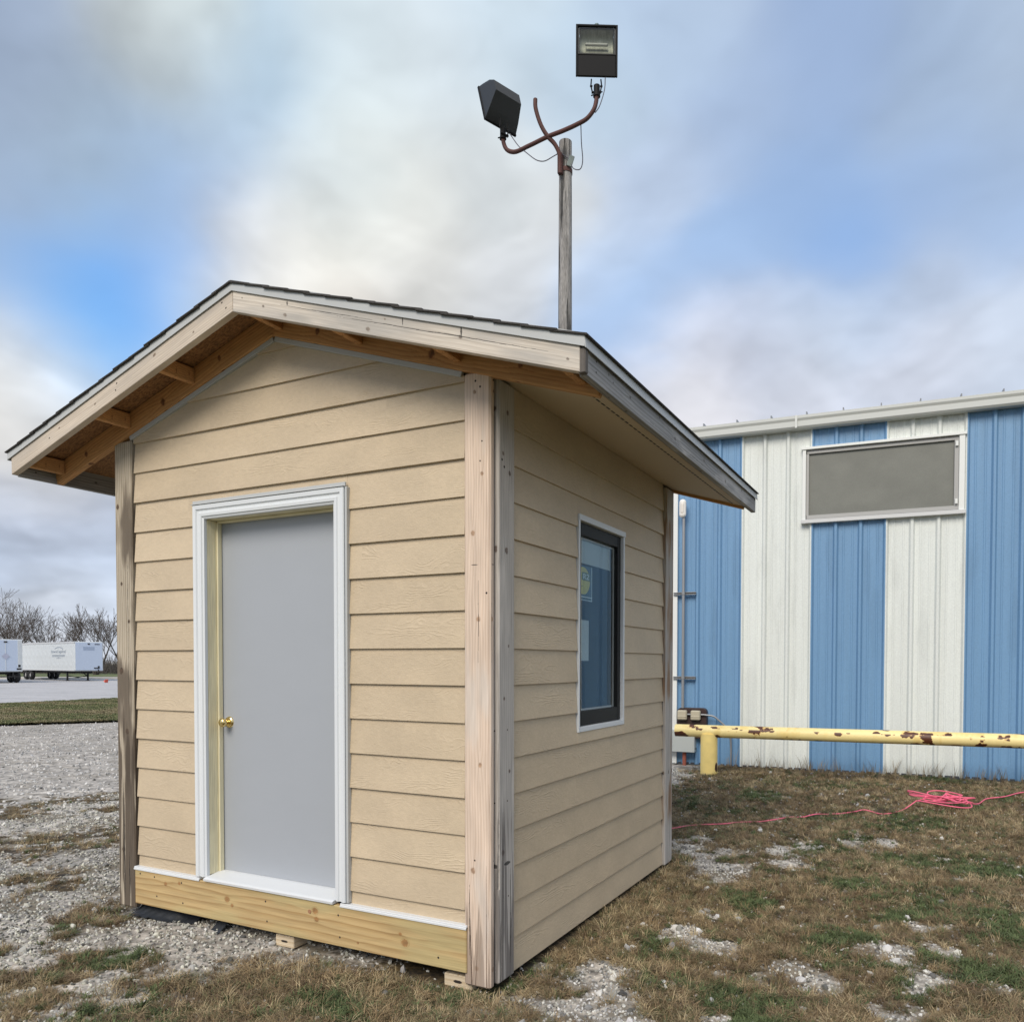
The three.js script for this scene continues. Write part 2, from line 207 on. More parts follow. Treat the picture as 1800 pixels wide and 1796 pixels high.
const vergeTex = tex(1024, 1024, (i, j, c) => { const x = i / 64, z = j / 64, t = 0.7 + 0.5 * noise(x * 22, z * 22) + 0.25 * (fbm(x * 4, z * 4, 3) - 0.5), y = fbm(x * 1.2, z * 1.2, 4), w = sm(0.55, 0.7, fbm(x * 2.1 + 8, z * 2.1, 3)); c[0] = lerp(lerp(0.30, 0.42, y), 0.48, w * 0.7) * t; c[1] = lerp(lerp(0.32, 0.40, y), 0.42, w * 0.7) * t; c[2] = lerp(lerp(0.17, 0.20, y), 0.27, w * 0.7) * t; });
const grassMat = std({ map: vergeTex, roughness: 1 });
const concTex = tex(512, 512, (i, j, c) => { const x = i / 32, z = j / 32, s = 0.665 + 0.10 * (fbm(x * 0.5, z * 1.4, 4) - 0.5) + 0.07 * (noise(x * 9, z * 9) - 0.5); c[0] = s * 1.0; c[1] = s * 0.99; c[2] = s * 0.985; });
const vN0 = [-18.35, -7.52], vN1 = [-17.08, -9.61], vF0 = [-28.36, -12.7], vF1 = [-28.9, -17.4];
const ext = (a, b, k) => [a[0] + (b[0] - a[0]) * k, a[1] + (b[1] - a[1]) * k];
poly('grass_verge', [ext(vN0, vN1, -9), ext(vN0, vN1, 8), ext(vF0, vF1, 6), ext(vF0, vF1, -6)], 0.03, grassMat, 'strip of green and brown grass between the two lots', 'grass', 16);
poly('concrete_lot', [[-22, 30], [-22, -40], [-105, -85], [-105, 40]], -0.014, std({ map: concTex, roughness: 0.9 }), 'pale concrete truck lot behind the grass strip', 'concrete lot', 16);
{
  const p = [], uv = [], id = [], R = [0, 3, 6, 9, 12, 16, 20, 26, 33, 42, 52, 64, 78, 95, 120, 160, 230, 350, 600, 1100], N = 72;
  R.forEach((r) => { for (let i = 0; i <= N; i++) { const a = i / N * Math.PI * 2, x = 2 + r * Math.cos(a), z = 3 + r * Math.sin(a); p.push(x, HB(x, z) - 0.07 - 0.001 * Math.max(0, r - 120), z); uv.push(x / 16, z / 16); } });
  for (let j = 0; j < R.length - 1; j++) for (let i = 0; i < N; i++) { const a = j * (N + 1) + i, b = a + 1, c = a + N + 1, d = c + 1; id.push(a, b, c, b, d, c); }
  const g = new THREE.BufferGeometry(); g.setAttribute('position', new THREE.Float32BufferAttribute(p, 3)); g.setAttribute('uv', new THREE.Float32BufferAttribute(uv, 2)); g.setIndex(id); g.computeVertexNormals();
  const m = mesh('ground', g, std({ map: vergeTex, roughness: 1, side: THREE.DoubleSide })); tag(m, 'open grassy ground reaching to the horizon', 'ground', null, 'structure');
}

// ------------------------------------------------------------------ shed
const S = 0.318, XC = -1.2, E = 0.1778;                       // roof slope, ridge x, siding exposure
const roofY = (x, apex) => apex - S * Math.abs(x - XC);
const tanTones = [[0.568, 0.462, 0.322], [0.586, 0.478, 0.334], [0.550, 0.446, 0.309]];
const emboss = tex(2048, 512, (i, j, c) => {
  const u = i / 2048 * 2.4, v = j / 512 * 0.6; let tt = v * 0.8 + 0.16 * (fbm(u * 2.6, v * 6, 3) - 0.5) + 0.02 * (fbm(u * 16, v * 34, 2) - 0.5);
  const q = tt * 78 + 1.5 * fbm(u * 2.5 + 3, v * 6, 3), fr = q - Math.floor(q), on = sm(0.48, 0.70, fbm(u * 4.6 + 7, v * 15 + 2, 3)); const l = Math.exp(-((fr - 0.5) ** 2) / 0.02) * on;
  c[0] = c[1] = c[2] = 0.5 + 0.42 * l * (0.4 + 0.8 * noise(u * 40, v * 60)) + 0.16 * (noise(u * 190, v * 300) - 0.5) + 0.12 * (noise(u * 60, v * 160) - 0.5);
}, false);
emboss.repeat.set(1 / 2.4, 1 / 0.6);
const tanTex = tex(1024, 512, (i, j, c) => { const n = 0.93 + 0.07 * fbm(i / 512 * 6, j / 512 * 9, 4) + 0.035 * (noise(i * 0.7, j * 0.7) - 0.5) + 0.03 * (noise(i / 9, j / 5) - 0.5); c[0] = c[1] = c[2] = n; });
tanTex.repeat.set(1 / 2.4, 1 / 1.2);
const tanMats = tanTones.map((c) => std({ color: rgb(...c), map: tanTex, bumpMap: emboss, bumpScale: 0.0028, roughness: 0.55 }));
const M = {
  white: std({ color: rgb(0.66, 0.69, 0.71), roughness: 0.42 }),
  flash: std({ color: rgb(0.66, 0.68, 0.69), roughness: 0.38 }),
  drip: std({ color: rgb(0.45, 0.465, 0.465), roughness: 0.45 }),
  jamb: wood(2.1, 0.1, { seed: 81, c1: [0.88, 0.85, 0.72], c2: [0.84, 0.80, 0.66], freq: 90, bump: 0.0004, ppm: 300 }),
  door: std({ color: rgb(0.355, 0.38, 0.415), roughness: 0.42, map: tex(256, 512, (i, j, c) => { c[0] = c[1] = c[2] = 0.975 + 0.012 * fbm(i / 40, j / 40, 3) + 0.012 * noise(i * 0.9, j * 0.9); }) }),
  brass: std({ color: rgb(0.80, 0.62, 0.28), roughness: 0.18, metalness: 1 }),
  dark: new THREE.MeshPhysicalMaterial({ color: rgb(0.008, 0.009, 0.010), roughness: 0.5, specularIntensity: 0.5 }),
  inner: std({ color: rgb(0.30, 0.26, 0.2), roughness: 0.9 }),
  black: std({ color: rgb(0.02, 0.02, 0.02), roughness: 0.6 }),
  brown: wood(2.4, 0.1, { seed: 5, c1: [0.78, 0.60, 0.40], c2: [0.64, 0.44, 0.26], freq: 70, bump: 0.0006, ppm: 300, knots: [[0.4, 0.05, 0.014], [1.3, 0.04, 0.018], [1.9, 0.06, 0.012]] }),
  osb: std({ roughness: 0.9, map: tex(512, 512, (i, j, c) => { const x = i / 64, z = j / 64, a = noise(Math.floor(x * 9 + 3 * noise(x * 2, z * 2)), Math.floor(z * 24)), n = 0.75 + 0.4 * a; c[0] = 0.56 * n; c[1] = 0.41 * n; c[2] = 0.26 * n; }) }),
  soffit: std({ color: rgb(0.56, 0.455, 0.31), roughness: 0.7 }),
};
const shed = group('shed'); tag(shed, 'small tan lap-sided shed with gable roof and grey door', 'shed');
// clip a convex polygon by a*x + b*y <= c
function clip(poly_, a, b, c) { const o = []; for (let i = 0; i < poly_.length; i++) { const p = poly_[i], q = poly_[(i + 1) % poly_.length], dp = a * p[0] + b * p[1] - c, dq = a * q[0] + b * q[1] - c; if (dp <= 0) o.push(p); if ((dp < 0 && dq > 0) || (dp > 0 && dq < 0)) { const t = dp / (dp - dq); o.push([p[0] + t * (q[0] - p[0]), p[1] + t * (q[1] - p[1])]); } } return o; }
// one lap board: outline in wall coordinates, y0 = its butt edge; leans so that the butt stands proud
function lapBoard(outline, y0, thick = 0.0125, side) {
  const sh = new THREE.Shape(outline.map((p) => new THREE.Vector2(p[0], p[1])));
  const g = new THREE.ExtrudeGeometry(sh, { depth: thick, bevelEnabled: true, bevelSize: 0.0012, bevelThickness: 0.0012, bevelSegments: 1, steps: 1 });
  const p = g.attributes.position, ou = rr(0, 9), ov = rr(0, 9), wob = rr(-0.0012, 0.0012);
  for (let i = 0; i < p.count; i++) { const y = p.getY(i); p.setZ(i, p.getZ(i) + 0.0135 - 0.0745 * (y - y0) + wob); }
  g.computeVertexNormals(); uvm(g, ou, ov); return g;
}
const frontWall = group('front_wall', shed), sideWall = group('side_wall', shed);
{
  const xl = -2.372, xr = 0.006, cl = -1.828, cr = -0.712, ch = GY + 0.822, apexWall = GY + 1.652;
  const add = (x0, x1, y0, y1, rowY) => {
    let o = [[x0, y0], [x1, y0], [x1, y1], [x0, y1]]; o = clip(o, S, 1, apexWall + S * XC); o = clip(o, -S, 1, apexWall - S * XC);
    if (o.length < 3) return; let w = Math.max(...o.map((q) => q[1])) - Math.min(...o.map((q) => q[1])); if (w < 0.012) return;
    mesh('siding_board', lapBoard(o, rowY), tanMats[(rnd() * 3) | 0], frontWall);
  };
  for (let k = -8; k <= 9; k++) {
    let y0 = GY + k * E, y1 = y0 + E + 0.028, yb = y0; if (k === -8) { yb = GY - 1.312; }
    const row = y0;
    if (yb > ch) add(xl, xr, yb, y1, row);
    else if (y1 - 0.028 <= ch + 0.001) { add(xl, cl, yb, y1, row); add(cr, xr, yb, y1, row); }
    else { // board notched over the door head
      const ysplit = ch; add(xl, cl, yb, y1, row); add(cr, xr, yb, y1, row); add(cl + 0.002, cr - 0.002, ysplit, y1, row);
    }
  }
  // sheathing behind: left and right of the door and above it
  const sheath = []; const P = (pts, z0, d) => { const g = new THREE.ExtrudeGeometry(new THREE.Shape(pts.map((p) => new THREE.Vector2(...p))), { depth: d, bevelEnabled: false }); g.translate(0, 0, z0); uvm(g); return g; };
  sheath.push(P([[-2.5, 0.1], [-1.79, 0.1], [-1.79, GY + 0.79], [-0.75, GY + 0.79], [-0.75, 0.1], [0.1, 0.1], [0.1, roofY(0.1, GY + 1.68)], [XC, GY + 1.68], [-2.5, roofY(-2.5, GY + 1.68)]], -0.10, 0.095));
  mesh('sheathing', sheath, M.inner, frontWall);
  // sloped white channel under the gable rafters
  for (const s of [-1, 1]) {
    const L = 1.19 * Math.hypot(1, S), g = cbox(L, 0.026, 0.022, 0.002); g.rotateZ(-s * Math.atan(S)); const cx = XC + s * 0.60; g.translate(cx, roofY(cx, GY + 1.657), 0.024);
    mesh('frieze_channel', g, M.drip, frontWall);
  }
  // bottom flashing and treated skirt board
  for (const [a, b] of [[-2.376, -1.80], [-0.745, 0.03]]) mesh('base_flashing', [cbox(b - a, 0.012, 0.046, 0.002, [(a + b) / 2, GY - 1.318, 0.026]), cbox(b - a, 0.010, 0.004, 0.001, [(a + b) / 2, GY - 1.3265, 0.050])], M.flash, frontWall);
  const skirtMat = wood(2.41, 0.215, { seed: 11, ppm: 840, c1: [0.735, 0.635, 0.455], c2: [0.56, 0.44, 0.27], contrast: 0.85, freq: 27, c3: [0.70, 0.64, 0.46], p0: 0.42, p1: 0.66, pm: 0.75, bump: 0.0012, rough: 0.75, kc: [0.50, 0.34, 0.19], ks: 0.65,
    knots: [[0.28, 0.155, 0.011], [0.40, 0.175, 0.009], [0.80, 0.135, 0.016], [0.84, 0.105, 0.010], [1.46, 0.165, 0.017], [1.47, 0.12, 0.013], [2.05, 0.09, 0.018], [2.02, 0.13, 0.008], [1.75, 0.04, 0.006]],
    nails: [[0.05, 0.19], [0.18, 0.185], [0.42, 0.18], [0.20, 0.07], [0.43, 0.06], [1.10, 0.165], [1.11, 0.055], [1.62, 0.165], [1.63, 0.05], [2.25, 0.05]] });
  mesh('skirt_board', timber([2.40, 0.212, 0.036], 0.004), skirtMat, frontWall, [-1.172, GY - 1.433, 0.029]);
  mesh('skirt_knot_plug', new THREE.CylinderGeometry(0.011, 0.011, 0.004, 10).rotateX(Math.PI / 2), std({ color: rgb(0.33, 0.17, 0.09), roughness: 0.8 }), frontWall, [-0.955, GY - 1.385, 0.0475]);
}
// posts: each timber has its own grain
{
  const postCuts = (g, mat, cuts) => { const ev = new Evaluator(); ev.attributes = ['position', 'normal', 'uv']; let b = new Brush(g); b.updateMatrixWorld(); for (const [x, y, z, w, h, d, ry, rz] of cuts) { const c = new Brush(new THREE.ConeGeometry(1, 1, 4).rotateY(Math.PI / 4).scale(w, h, d).rotateZ(rz || 0).translate(x, y, z)); c.updateMatrixWorld(); b = ev.evaluate(b, c, SUBTRACTION); } return b.geometry; };
  const pale = { c1: [0.835, 0.76, 0.69], c2: [0.755, 0.665, 0.585], freq: 70, c3: [0.80, 0.75, 0.70], kc: [0.56, 0.44, 0.34], ks: 0.7, bump: 0.0012 };
  const hF = 2.872;
  const frontMat = wood(hF, 0.145, { ...pale, seed: 21, ppm: 700, stain: [0.42, [0.50, 0.44, 0.39], 0.6], knots: [[0.09, 0.07, 0.010], [0.55, 0.05, 0.012], [1.05, 0.09, 0.009], [1.73, 0.08, 0.010], [2.13, 0.05, 0.010], [2.40, 0.10, 0.008], [2.78, 0.06, 0.008]], nails: [[2.83, 0.065, 0.005], [2.80, 0.09, 0.005], [2.55, 0.10, 0.004], [2.46, 0.09, 0.004], [1.85, 0.125, 0.005], [0.6, 0.06, 0.004]], cracks: [[1.5, 1.95, 0.08, 0.0012], [1.98, 1.985, 0.06, 0.02], [0.1, 0.5, 0.03, 0.002]] });
  let g = timber([0.145, hF, 0.04], 0.010); g = postCuts(g, null, [[-0.035, -hF / 2 + 0.20, 0.02, 0.007, 0.62, 0.05, 0, 0.03], [-0.008, -hF / 2 + 0.02, 0.02, 0.006, 0.42, 0.05, 0, -0.06], [0.052, -hF / 2 + 0.3, 0.024, 0.004, 0.9, 0.03, 0, 0.0]]);
  mesh('corner_post', g, frontMat, shed, [0.0825, 0.012 + hF / 2, 0.017]);
  const greyM = { c1: [0.71, 0.69, 0.665], c2: [0.60, 0.575, 0.545], freq: 60, c3: [0.76, 0.735, 0.705], kc: [0.36, 0.31, 0.28], ks: 0.8, bump: 0.0014 };
  const sideMat = wood(2.84, 0.15, { ...greyM, seed: 22, ppm: 600, stain: [0.9, [0.34, 0.32, 0.31], 0.6], knots: [[0.62, 0.11, 0.012], [1.0, 0.05, 0.008], [2.05, 0.08, 0.013], [2.42, 0.05, 0.010], [2.5, 0.11, 0.008], [2.7, 0.07, 0.010], [1.6, 0.06, 0.006], [1.35, 0.10, 0.007]], nails: [[2.44, 0.10, 0.006], [2.47, 0.12, 0.006], [1.2, 0.07, 0.004], [0.4, 0.06, 0.004], [0.86, 0.07, 0.004]], cracks: [[0.0, 0.55, 0.04, 0.004], [0.1, 0.9, 0.11, 0.002], [0.55, 0.57, 0.07, 0.03]] });
  let gs = timber([0.036, 2.84, 0.15], 0.008); gs = postCuts(gs, null, [[0.016, -1.42 + 0.12, 0.05, 0.03, 0.7, 0.006, 0, 0], [0.016, -1.42 + 0.7, 0.069, 0.03, 0.5, 0.008, 0, 0]]);
  mesh('corner_post', gs, sideMat, shed, [0.152, 0.02 + 1.42, -0.089]);
  const wM = { c1: [0.70, 0.66, 0.59], c2: [0.53, 0.48, 0.41], freq: 55, c3: [0.40, 0.36, 0.31], p0: 0.46, p1: 0.68, kc: [0.28, 0.22, 0.17], bump: 0.0018, contrast: 1.2 };
  const leftMat = wood(2.84, 0.165, { ...wM, seed: 23, ppm: 600, stain: [1.3, [0.27, 0.23, 0.19], 0.75], knots: [[0.35, 0.05, 0.014], [1.08, 0.10, 0.016], [1.45, 0.05, 0.017], [1.98, 0.06, 0.010], [2.45, 0.03, 0.013], [1.75, 0.13, 0.01]], cracks: [[0, 0.75, 0.06, 0.006], [0, 0.35, 0.11, 0.004], [1.2, 2.2, 0.12, 0.0018]] });
  mesh('corner_post', timber([0.155, 2.84, 0.04], 0.007), leftMat, shed, [-2.462, 0.035 + 1.42, 0.016]);
  mesh('corner_post', timber([0.036, 2.84, 0.14], 0.005), leftMat, shed, [-2.545, 0.035 + 1.42, -0.084]);
  const farMat = wood(2.84, 0.2, { ...greyM, seed: 24, ppm: 400, c3: [0.55, 0.45, 0.36], knots: [[0.7, 0.1, 0.012], [1.9, 0.05, 0.01]], cracks: [[0, 0.8, 0.05, 0.005], [0.2, 1.9, 0.09, 0.002]] });
  mesh('corner_post', timber([0.036, 2.84, 0.145], 0.006), farMat, shed, [0.152, 0.012 + 1.42, -2.502]);
  mesh('corner_post', timber([0.14, 2.84, 0.04], 0.006), farMat, shed, [0.093, 0.012 + 1.42, -2.597]);
}
// right side wall: built flat (x' along -z), then turned to face +x
const wz0 = -0.945, wz1 = -1.625, wy0 = GY - 0.458, wy1 = GY + 0.762;      // window opening inside its trim
{
  const turn = (g) => { g.rotateY(Math.PI / 2); g.translate(0.125, 0, 0); return g; };   // local x -> -z, local z -> +x
  const a0 = 0.168, a1 = 2.428, wa = -wz0 - 0.028, wb = -wz1 + 0.014;
  const add = (x0, x1, y0, y1, row) => mesh('siding_board', turn(lapBoard([[x0, y0], [x1, y0], [x1, y1], [x0, y1]], row)), tanMats[(rnd() * 3) | 0], sideWall);
  for (let k = -8; k <= 6; k++) {
    let row = GY + k * E, yb = row, y1 = row + E + 0.028; if (k === -8) {} 
    if (y1 > GY + 1.275) y1 = GY + 1.275;
    if (y1 - yb < 0.01) continue;
    if (y1 - 0.028 < wy0 - 0.03 || yb > wy1 + 0.03) add(a0, a1, yb, y1, row);
    else if (yb < wy0 - 0.03) { add(a0, wa, yb, y1, row); add(wb, a1, yb, y1, row); add(wa, wb, yb, wy0 - 0.016, row); }
    else if (y1 > wy1 + 0.06) { add(a0, wa, yb, y1, row); add(wb, a1, yb, y1, row); add(wa, wb, wy1 + 0.016, y1, row); }
    else { add(a0, wa, yb, y1, row); add(wb, a1, yb, y1, row); }
  }
  { const row = GY - 9 * E; mesh('siding_board', turn(lapBoard([[a0, 0.022], [a1, 0.022], [a1, row + E + 0.028], [a0, row + E + 0.028]], row)), tanMats[1], sideWall); }
  const shp = new THREE.Shape([[0.02, 0.06], [2.57, 0.06], [2.57, GY + 1.28], [0.02, GY + 1.28]].map((p) => new THREE.Vector2(...p)));
  shp.holes.push(new THREE.Path([[-wz0 + 0.005, wy0], [-wz0 + 0.005, wy1], [-wz1 - 0.005, wy1], [-wz1 - 0.005, wy0]].map((p) => new THREE.Vector2(...p))));
  const g = new THREE.ExtrudeGeometry(shp, { depth: 0.09, bevelEnabled: false }); g.translate(0, 0, -0.088); turn(g); uvm(g); mesh('sheathing', g, M.inner, sideWall);
}
// back and left walls, floor
mesh('left_wall', cbox(0.1, 2.85, 2.55, 0.003, [-2.50, 1.475, -1.29]), tanMats[0], shed);
mesh('back_wall', [cbox(2.48, 2.85, 0.09, 0.003, [-1.21, 1.475, -2.53]), (() => { const g = new THREE.ExtrudeGeometry(new THREE.Shape([[-2.44, 2.9], [0.04, 2.9], [XC, GY + 1.69]].map((p) => new THREE.Vector2(...p))), { depth: 0.09, bevelEnabled: false }); g.translate(0, 0, -2.575); uvm(g); return g; })()], tanMats[0], shed);
mesh('floor', cbox(2.5, 0.14, 2.46, 0.003, [-1.2, 0.17, -1.28]), M.inner, shed);
for (const z of [-0.45, -1.28, -2.1]) mesh('skid', timber([2.46, 0.06, 0.14], 0.004), M.brown, shed, [-1.2, 0.068, z]);
// door
const door = group('door', shed);
{
  const x0 = -1.753, x1 = -0.79, yh = GY + 0.742, ys = GY - 1.296;
  mesh('door_panel', cbox(x1 - x0 - 0.006, yh - ys - 0.012, 0.044, 0.003, [(x0 + x1) / 2, (yh + ys) / 2 + 0.002, -0.102]), M.door, door);
  const jg = (s, c) => { const g = timber(s, 0.003); g.translate(...c); return g; };
  mesh('jamb', jg([0.03, yh - ys, 0.125], [x0 - 0.016, (yh + ys) / 2, -0.046]), M.jamb, door);
  mesh('jamb', jg([0.03, yh - ys, 0.125], [x1 + 0.016, (yh + ys) / 2, -0.046]), M.jamb, door);
  mesh('jamb', jg([x1 - x0 + 0.06, 0.03, 0.125], [(x0 + x1) / 2, yh + 0.016, -0.046]), M.jamb, door);
  for (const [s, c] of [[[0.012, yh - ys, 0.03], [x0 + 0.006, (yh + ys) / 2, -0.062]]]) mesh('stop', jg(s, c), M.jamb, door);
  mesh('stop', jg([x1 - x0, 0.012, 0.03], [(x0 + x1) / 2, yh - 0.006, -0.062]), M.jamb, door);
  // moulded casing with mitred corners: profile (across, out), swept along each side
  const prof = [[0, 0], [0, 0.018], [0.010, 0.022], [0.014, 0.028], [0.030, 0.030], [0.034, 0.024], [0.048, 0.024], [0.054, 0.032], [0.074, 0.034], [0.079, 0.030], [0.079, 0]];
  const casing = (A, B, inA, inB) => { // A,B outer ends; in* = inward unit vector scaled for mitre
    const p = [], id = []; for (const [e, i] of [[A, inA], [B, inB]]) for (const [a, o] of prof) p.push(e[0] + i[0] * (0.079 - a), e[1] + i[1] * (0.079 - a), 0.016 + o);
    const n = prof.length, q = []; for (let i = 0; i < n - 1; i++) { const a = i, b = i + 1, c = n + i, d = n + i + 1; for (const t of [a, b, c, b, d, c]) q.push(p[3 * t], p[3 * t + 1], p[3 * t + 2]); }
    const g = new THREE.BufferGeometry(); g.setAttribute('position', new THREE.Float32BufferAttribute(q, 3)); g.computeVertexNormals(); uvm(g); return g;
  };
  const L = -1.832, R = -0.711, T = GY + 0.822, Bt = GY - 1.306; M.white.side = THREE.DoubleSide;
  const w = 1;
  const inv = prof; 
  mesh('casing', casing([L, T], [L, Bt], [w, -w], [w, 0]), M.white, door);
  mesh('casing', casing([R, T], [R, Bt], [-w, -w], [-w, 0]), M.white, door);
  mesh('casing', casing([L, T], [R, T], [w, -w], [-w, -w]), M.white, door);
  mesh('head_flashing', [cbox(R - L + 0.012, 0.026, 0.012, 0.002, [(L + R) / 2, T + 0.012, 0.036]), cbox(R - L + 0.012, 0.004, 0.052, 0.001, [(L + R) / 2, T + 0.003, 0.028])], M.drip, door);
  mesh('edge_channel', cbox(0.014, T - Bt, 0.026, 0.002, [R + 0.010, (T + Bt) / 2, 0.030]), M.drip, door);
  const sill = new THREE.ExtrudeGeometry(new THREE.Shape([[-0.125, 0], [0.058, 0], [0.060, 0.012], [0.045, 0.018], [-0.06, 0.034], [-0.125, 0.036]].map((p) => new THREE.Vector2(...p))), { depth: x1 - x0 + 0.004, bevelEnabled: false });
  sill.rotateY(-Math.PI / 2); sill.translate(x1 + 0.002, ys - 0.026, 0); uvm(sill); mesh('threshold', sill, M.flash, door);
  const kn = group('knob', door, [-1.693, GY - 0.419, -0.08]);
  const lathe = (pts) => new THREE.LatheGeometry(pts.map((p) => new THREE.Vector2(...p)), 28).rotateX(Math.PI / 2);
  kn.rotation.y = 0; mesh('rosette', lathe([[0.0, 0.012], [0.020, 0.012], [0.030, 0.008], [0.033, 0.0]]), M.brass, kn);
  mesh('handle', lathe([[0.0, 0.066], [0.016, 0.065], [0.024, 0.058], [0.0265, 0.048], [0.024, 0.037], [0.015, 0.029], [0.011, 0.022], [0.012, 0.010]]), M.brass, kn);
}
// side window
const win = group('window', shed); win.userData.label = 'narrow side window with dark sash and white trim';
{
  const zc = (wz0 + wz1) / 2, ww = wz0 - wz1, hh = wy1 - wy0, yc = (wy0 + wy1) / 2;
  const fr = (o, i, d, c, x, ow, oh) => { const t = (o - i) / 2; return 0; };
  // white trim, four pieces
  const X = 0.128;
  mesh('trim', cbox(0.056, hh + 0.028, 0.020, 0.002, [X, yc, wz0 + 0.012]), M.white, win);
  mesh('trim', cbox(0.05, hh + 0.028, 0.022, 0.002, [X, yc, wz1 - 0.001]), M.white, win);
  mesh('trim', cbox(0.064, 0.034, ww + 0.034, 0.002, [X, wy1 + 0.006, zc + 0.006]), M.white, win);
  mesh('trim', cbox(0.050, 0.030, ww - 0.012, 0.002, [X, wy0 + 0.001, zc]), M.white, win);
  // dark sash
  const sy0 = wy0 + 0.018, sy1 = wy1 - 0.012, sz0 = wz0 - 0.002, sz1 = wz1 + 0.011, sx = 0.112;
  mesh('sash', [cbox(0.04, sy1 - sy0, 0.060, 0.003, [sx, (sy0 + sy1) / 2, sz0 - 0.030]), cbox(0.04, sy1 - sy0, 0.048, 0.003, [sx, (sy0 + sy1) / 2, sz1 + 0.024]), cbox(0.04, 0.072, sz0 - sz1 - 0.108, 0.003, [sx, sy1 - 0.036, (sz0 + sz1) / 2 - 0.006]), cbox(0.04, 0.085, sz0 - sz1 - 0.108, 0.003, [sx, sy0 + 0.0425, (sz0 + sz1) / 2 - 0.006])], M.dark, win);
  const gz0 = sz0 - 0.059, gz1 = sz1 + 0.047, gy0 = sy0 + 0.083, gy1 = sy1 - 0.071, gx = 0.108;
  const glass = new THREE.MeshPhysicalMaterial({ color: rgb(0.86, 0.9, 0.9), transmission: 1, thickness: 0, roughness: 0.02, ior: 1.52, metalness: 0 });
  mesh('pane', new THREE.PlaneGeometry(gz0 - gz1 + 0.004, gy1 - gy0 + 0.004).rotateY(Math.PI / 2).translate(gx, (gy0 + gy1) / 2, (gz0 + gz1) / 2), glass, win);
  mesh('pane', new THREE.PlaneGeometry(gz0 - gz1 + 0.004, gy1 - gy0 + 0.004).rotateY(Math.PI / 2).translate(gx - 0.014, (gy0 + gy1) / 2, (gz0 + gz1) / 2), glass, win);
  const sp = std({ color: rgb(0.45, 0.45, 0.44), roughness: 0.4 });
  mesh('spacer', [cbox(0.010, gy1 - gy0, 0.012, 0.001, [gx - 0.007, (gy0 + gy1) / 2, gz1 + 0.008]), cbox(0.010, 0.012, gz0 - gz1 - 0.03, 0.001, [gx - 0.007, gy0 + 0.008, (gz0 + gz1) / 2]), cbox(0.010, gy1 - gy0, 0.012, 0.001, [gx - 0.007, (gy0 + gy1) / 2, gz0 - 0.008]), cbox(0.010, 0.012, gz0 - gz1 - 0.03, 0.001, [gx - 0.007, gy1 - 0.008, (gz0 + gz1) / 2])], sp, win);
  // paper and label stuck inside the glass
  const paper = std({ color: rgb(0.62, 0.64, 0.63), roughness: 0.8, side: THREE.DoubleSide });
  const sheetQ = (z0, z1, y0, y1, x) => new THREE.PlaneGeometry(z0 - z1, y1 - y0).rotateY(Math.PI / 2).translate(x, (y0 + y1) / 2, (z0 + z1) / 2);
  mesh('paper_sheet', sheetQ(gz0 - 0.004, gz1 + 0.03, gy1 - 0.152, gy1 - 0.004, gx - 0.019), paper, win);
  const cv = document.createElement('canvas'); cv.width = 256; cv.height = 384; const q = cv.getContext('2d');
  q.fillStyle = '#4f6674'; q.fillRect(0, 0, 256, 384); q.fillStyle = '#dfe6e6'; q.fillRect(244, 0, 8, 384); q.fillRect(0, 336, 256, 10); q.fillRect(0, 372, 256, 8);
  q.fillStyle = '#e3d36a'; q.beginPath(); q.ellipse(120, 165, 100, 150, 0, 0, 7); q.fill(); q.fillStyle = '#7f8a6a'; q.fillRect(100, 70, 118, 90); q.fillStyle = '#dfe6e6'; q.font = 'bold 84px sans-serif'; q.fillText('R2', 112, 145); q.strokeStyle = '#8d8a55'; q.lineWidth = 6; q.beginPath(); q.arc(95, 165, 62, 1.2, 4.4); q.stroke();
  const lt = new THREE.CanvasTexture(cv); lt.colorSpace = THREE.SRGBColorSpace;
  mesh('label', sheetQ(gz0 - 0.002, gz0 - 0.25, gy1 - 0.375, gy1 - 0.165, gx - 0.019), std({ map: lt, roughness: 0.7, side: THREE.DoubleSide }), win);
  mesh('paper_sheet', sheetQ(gz0 - 0.08, gz0 - 0.20, gy0 + 0.30, gy0 + 0.545, gx - 0.019), paper, win);
}
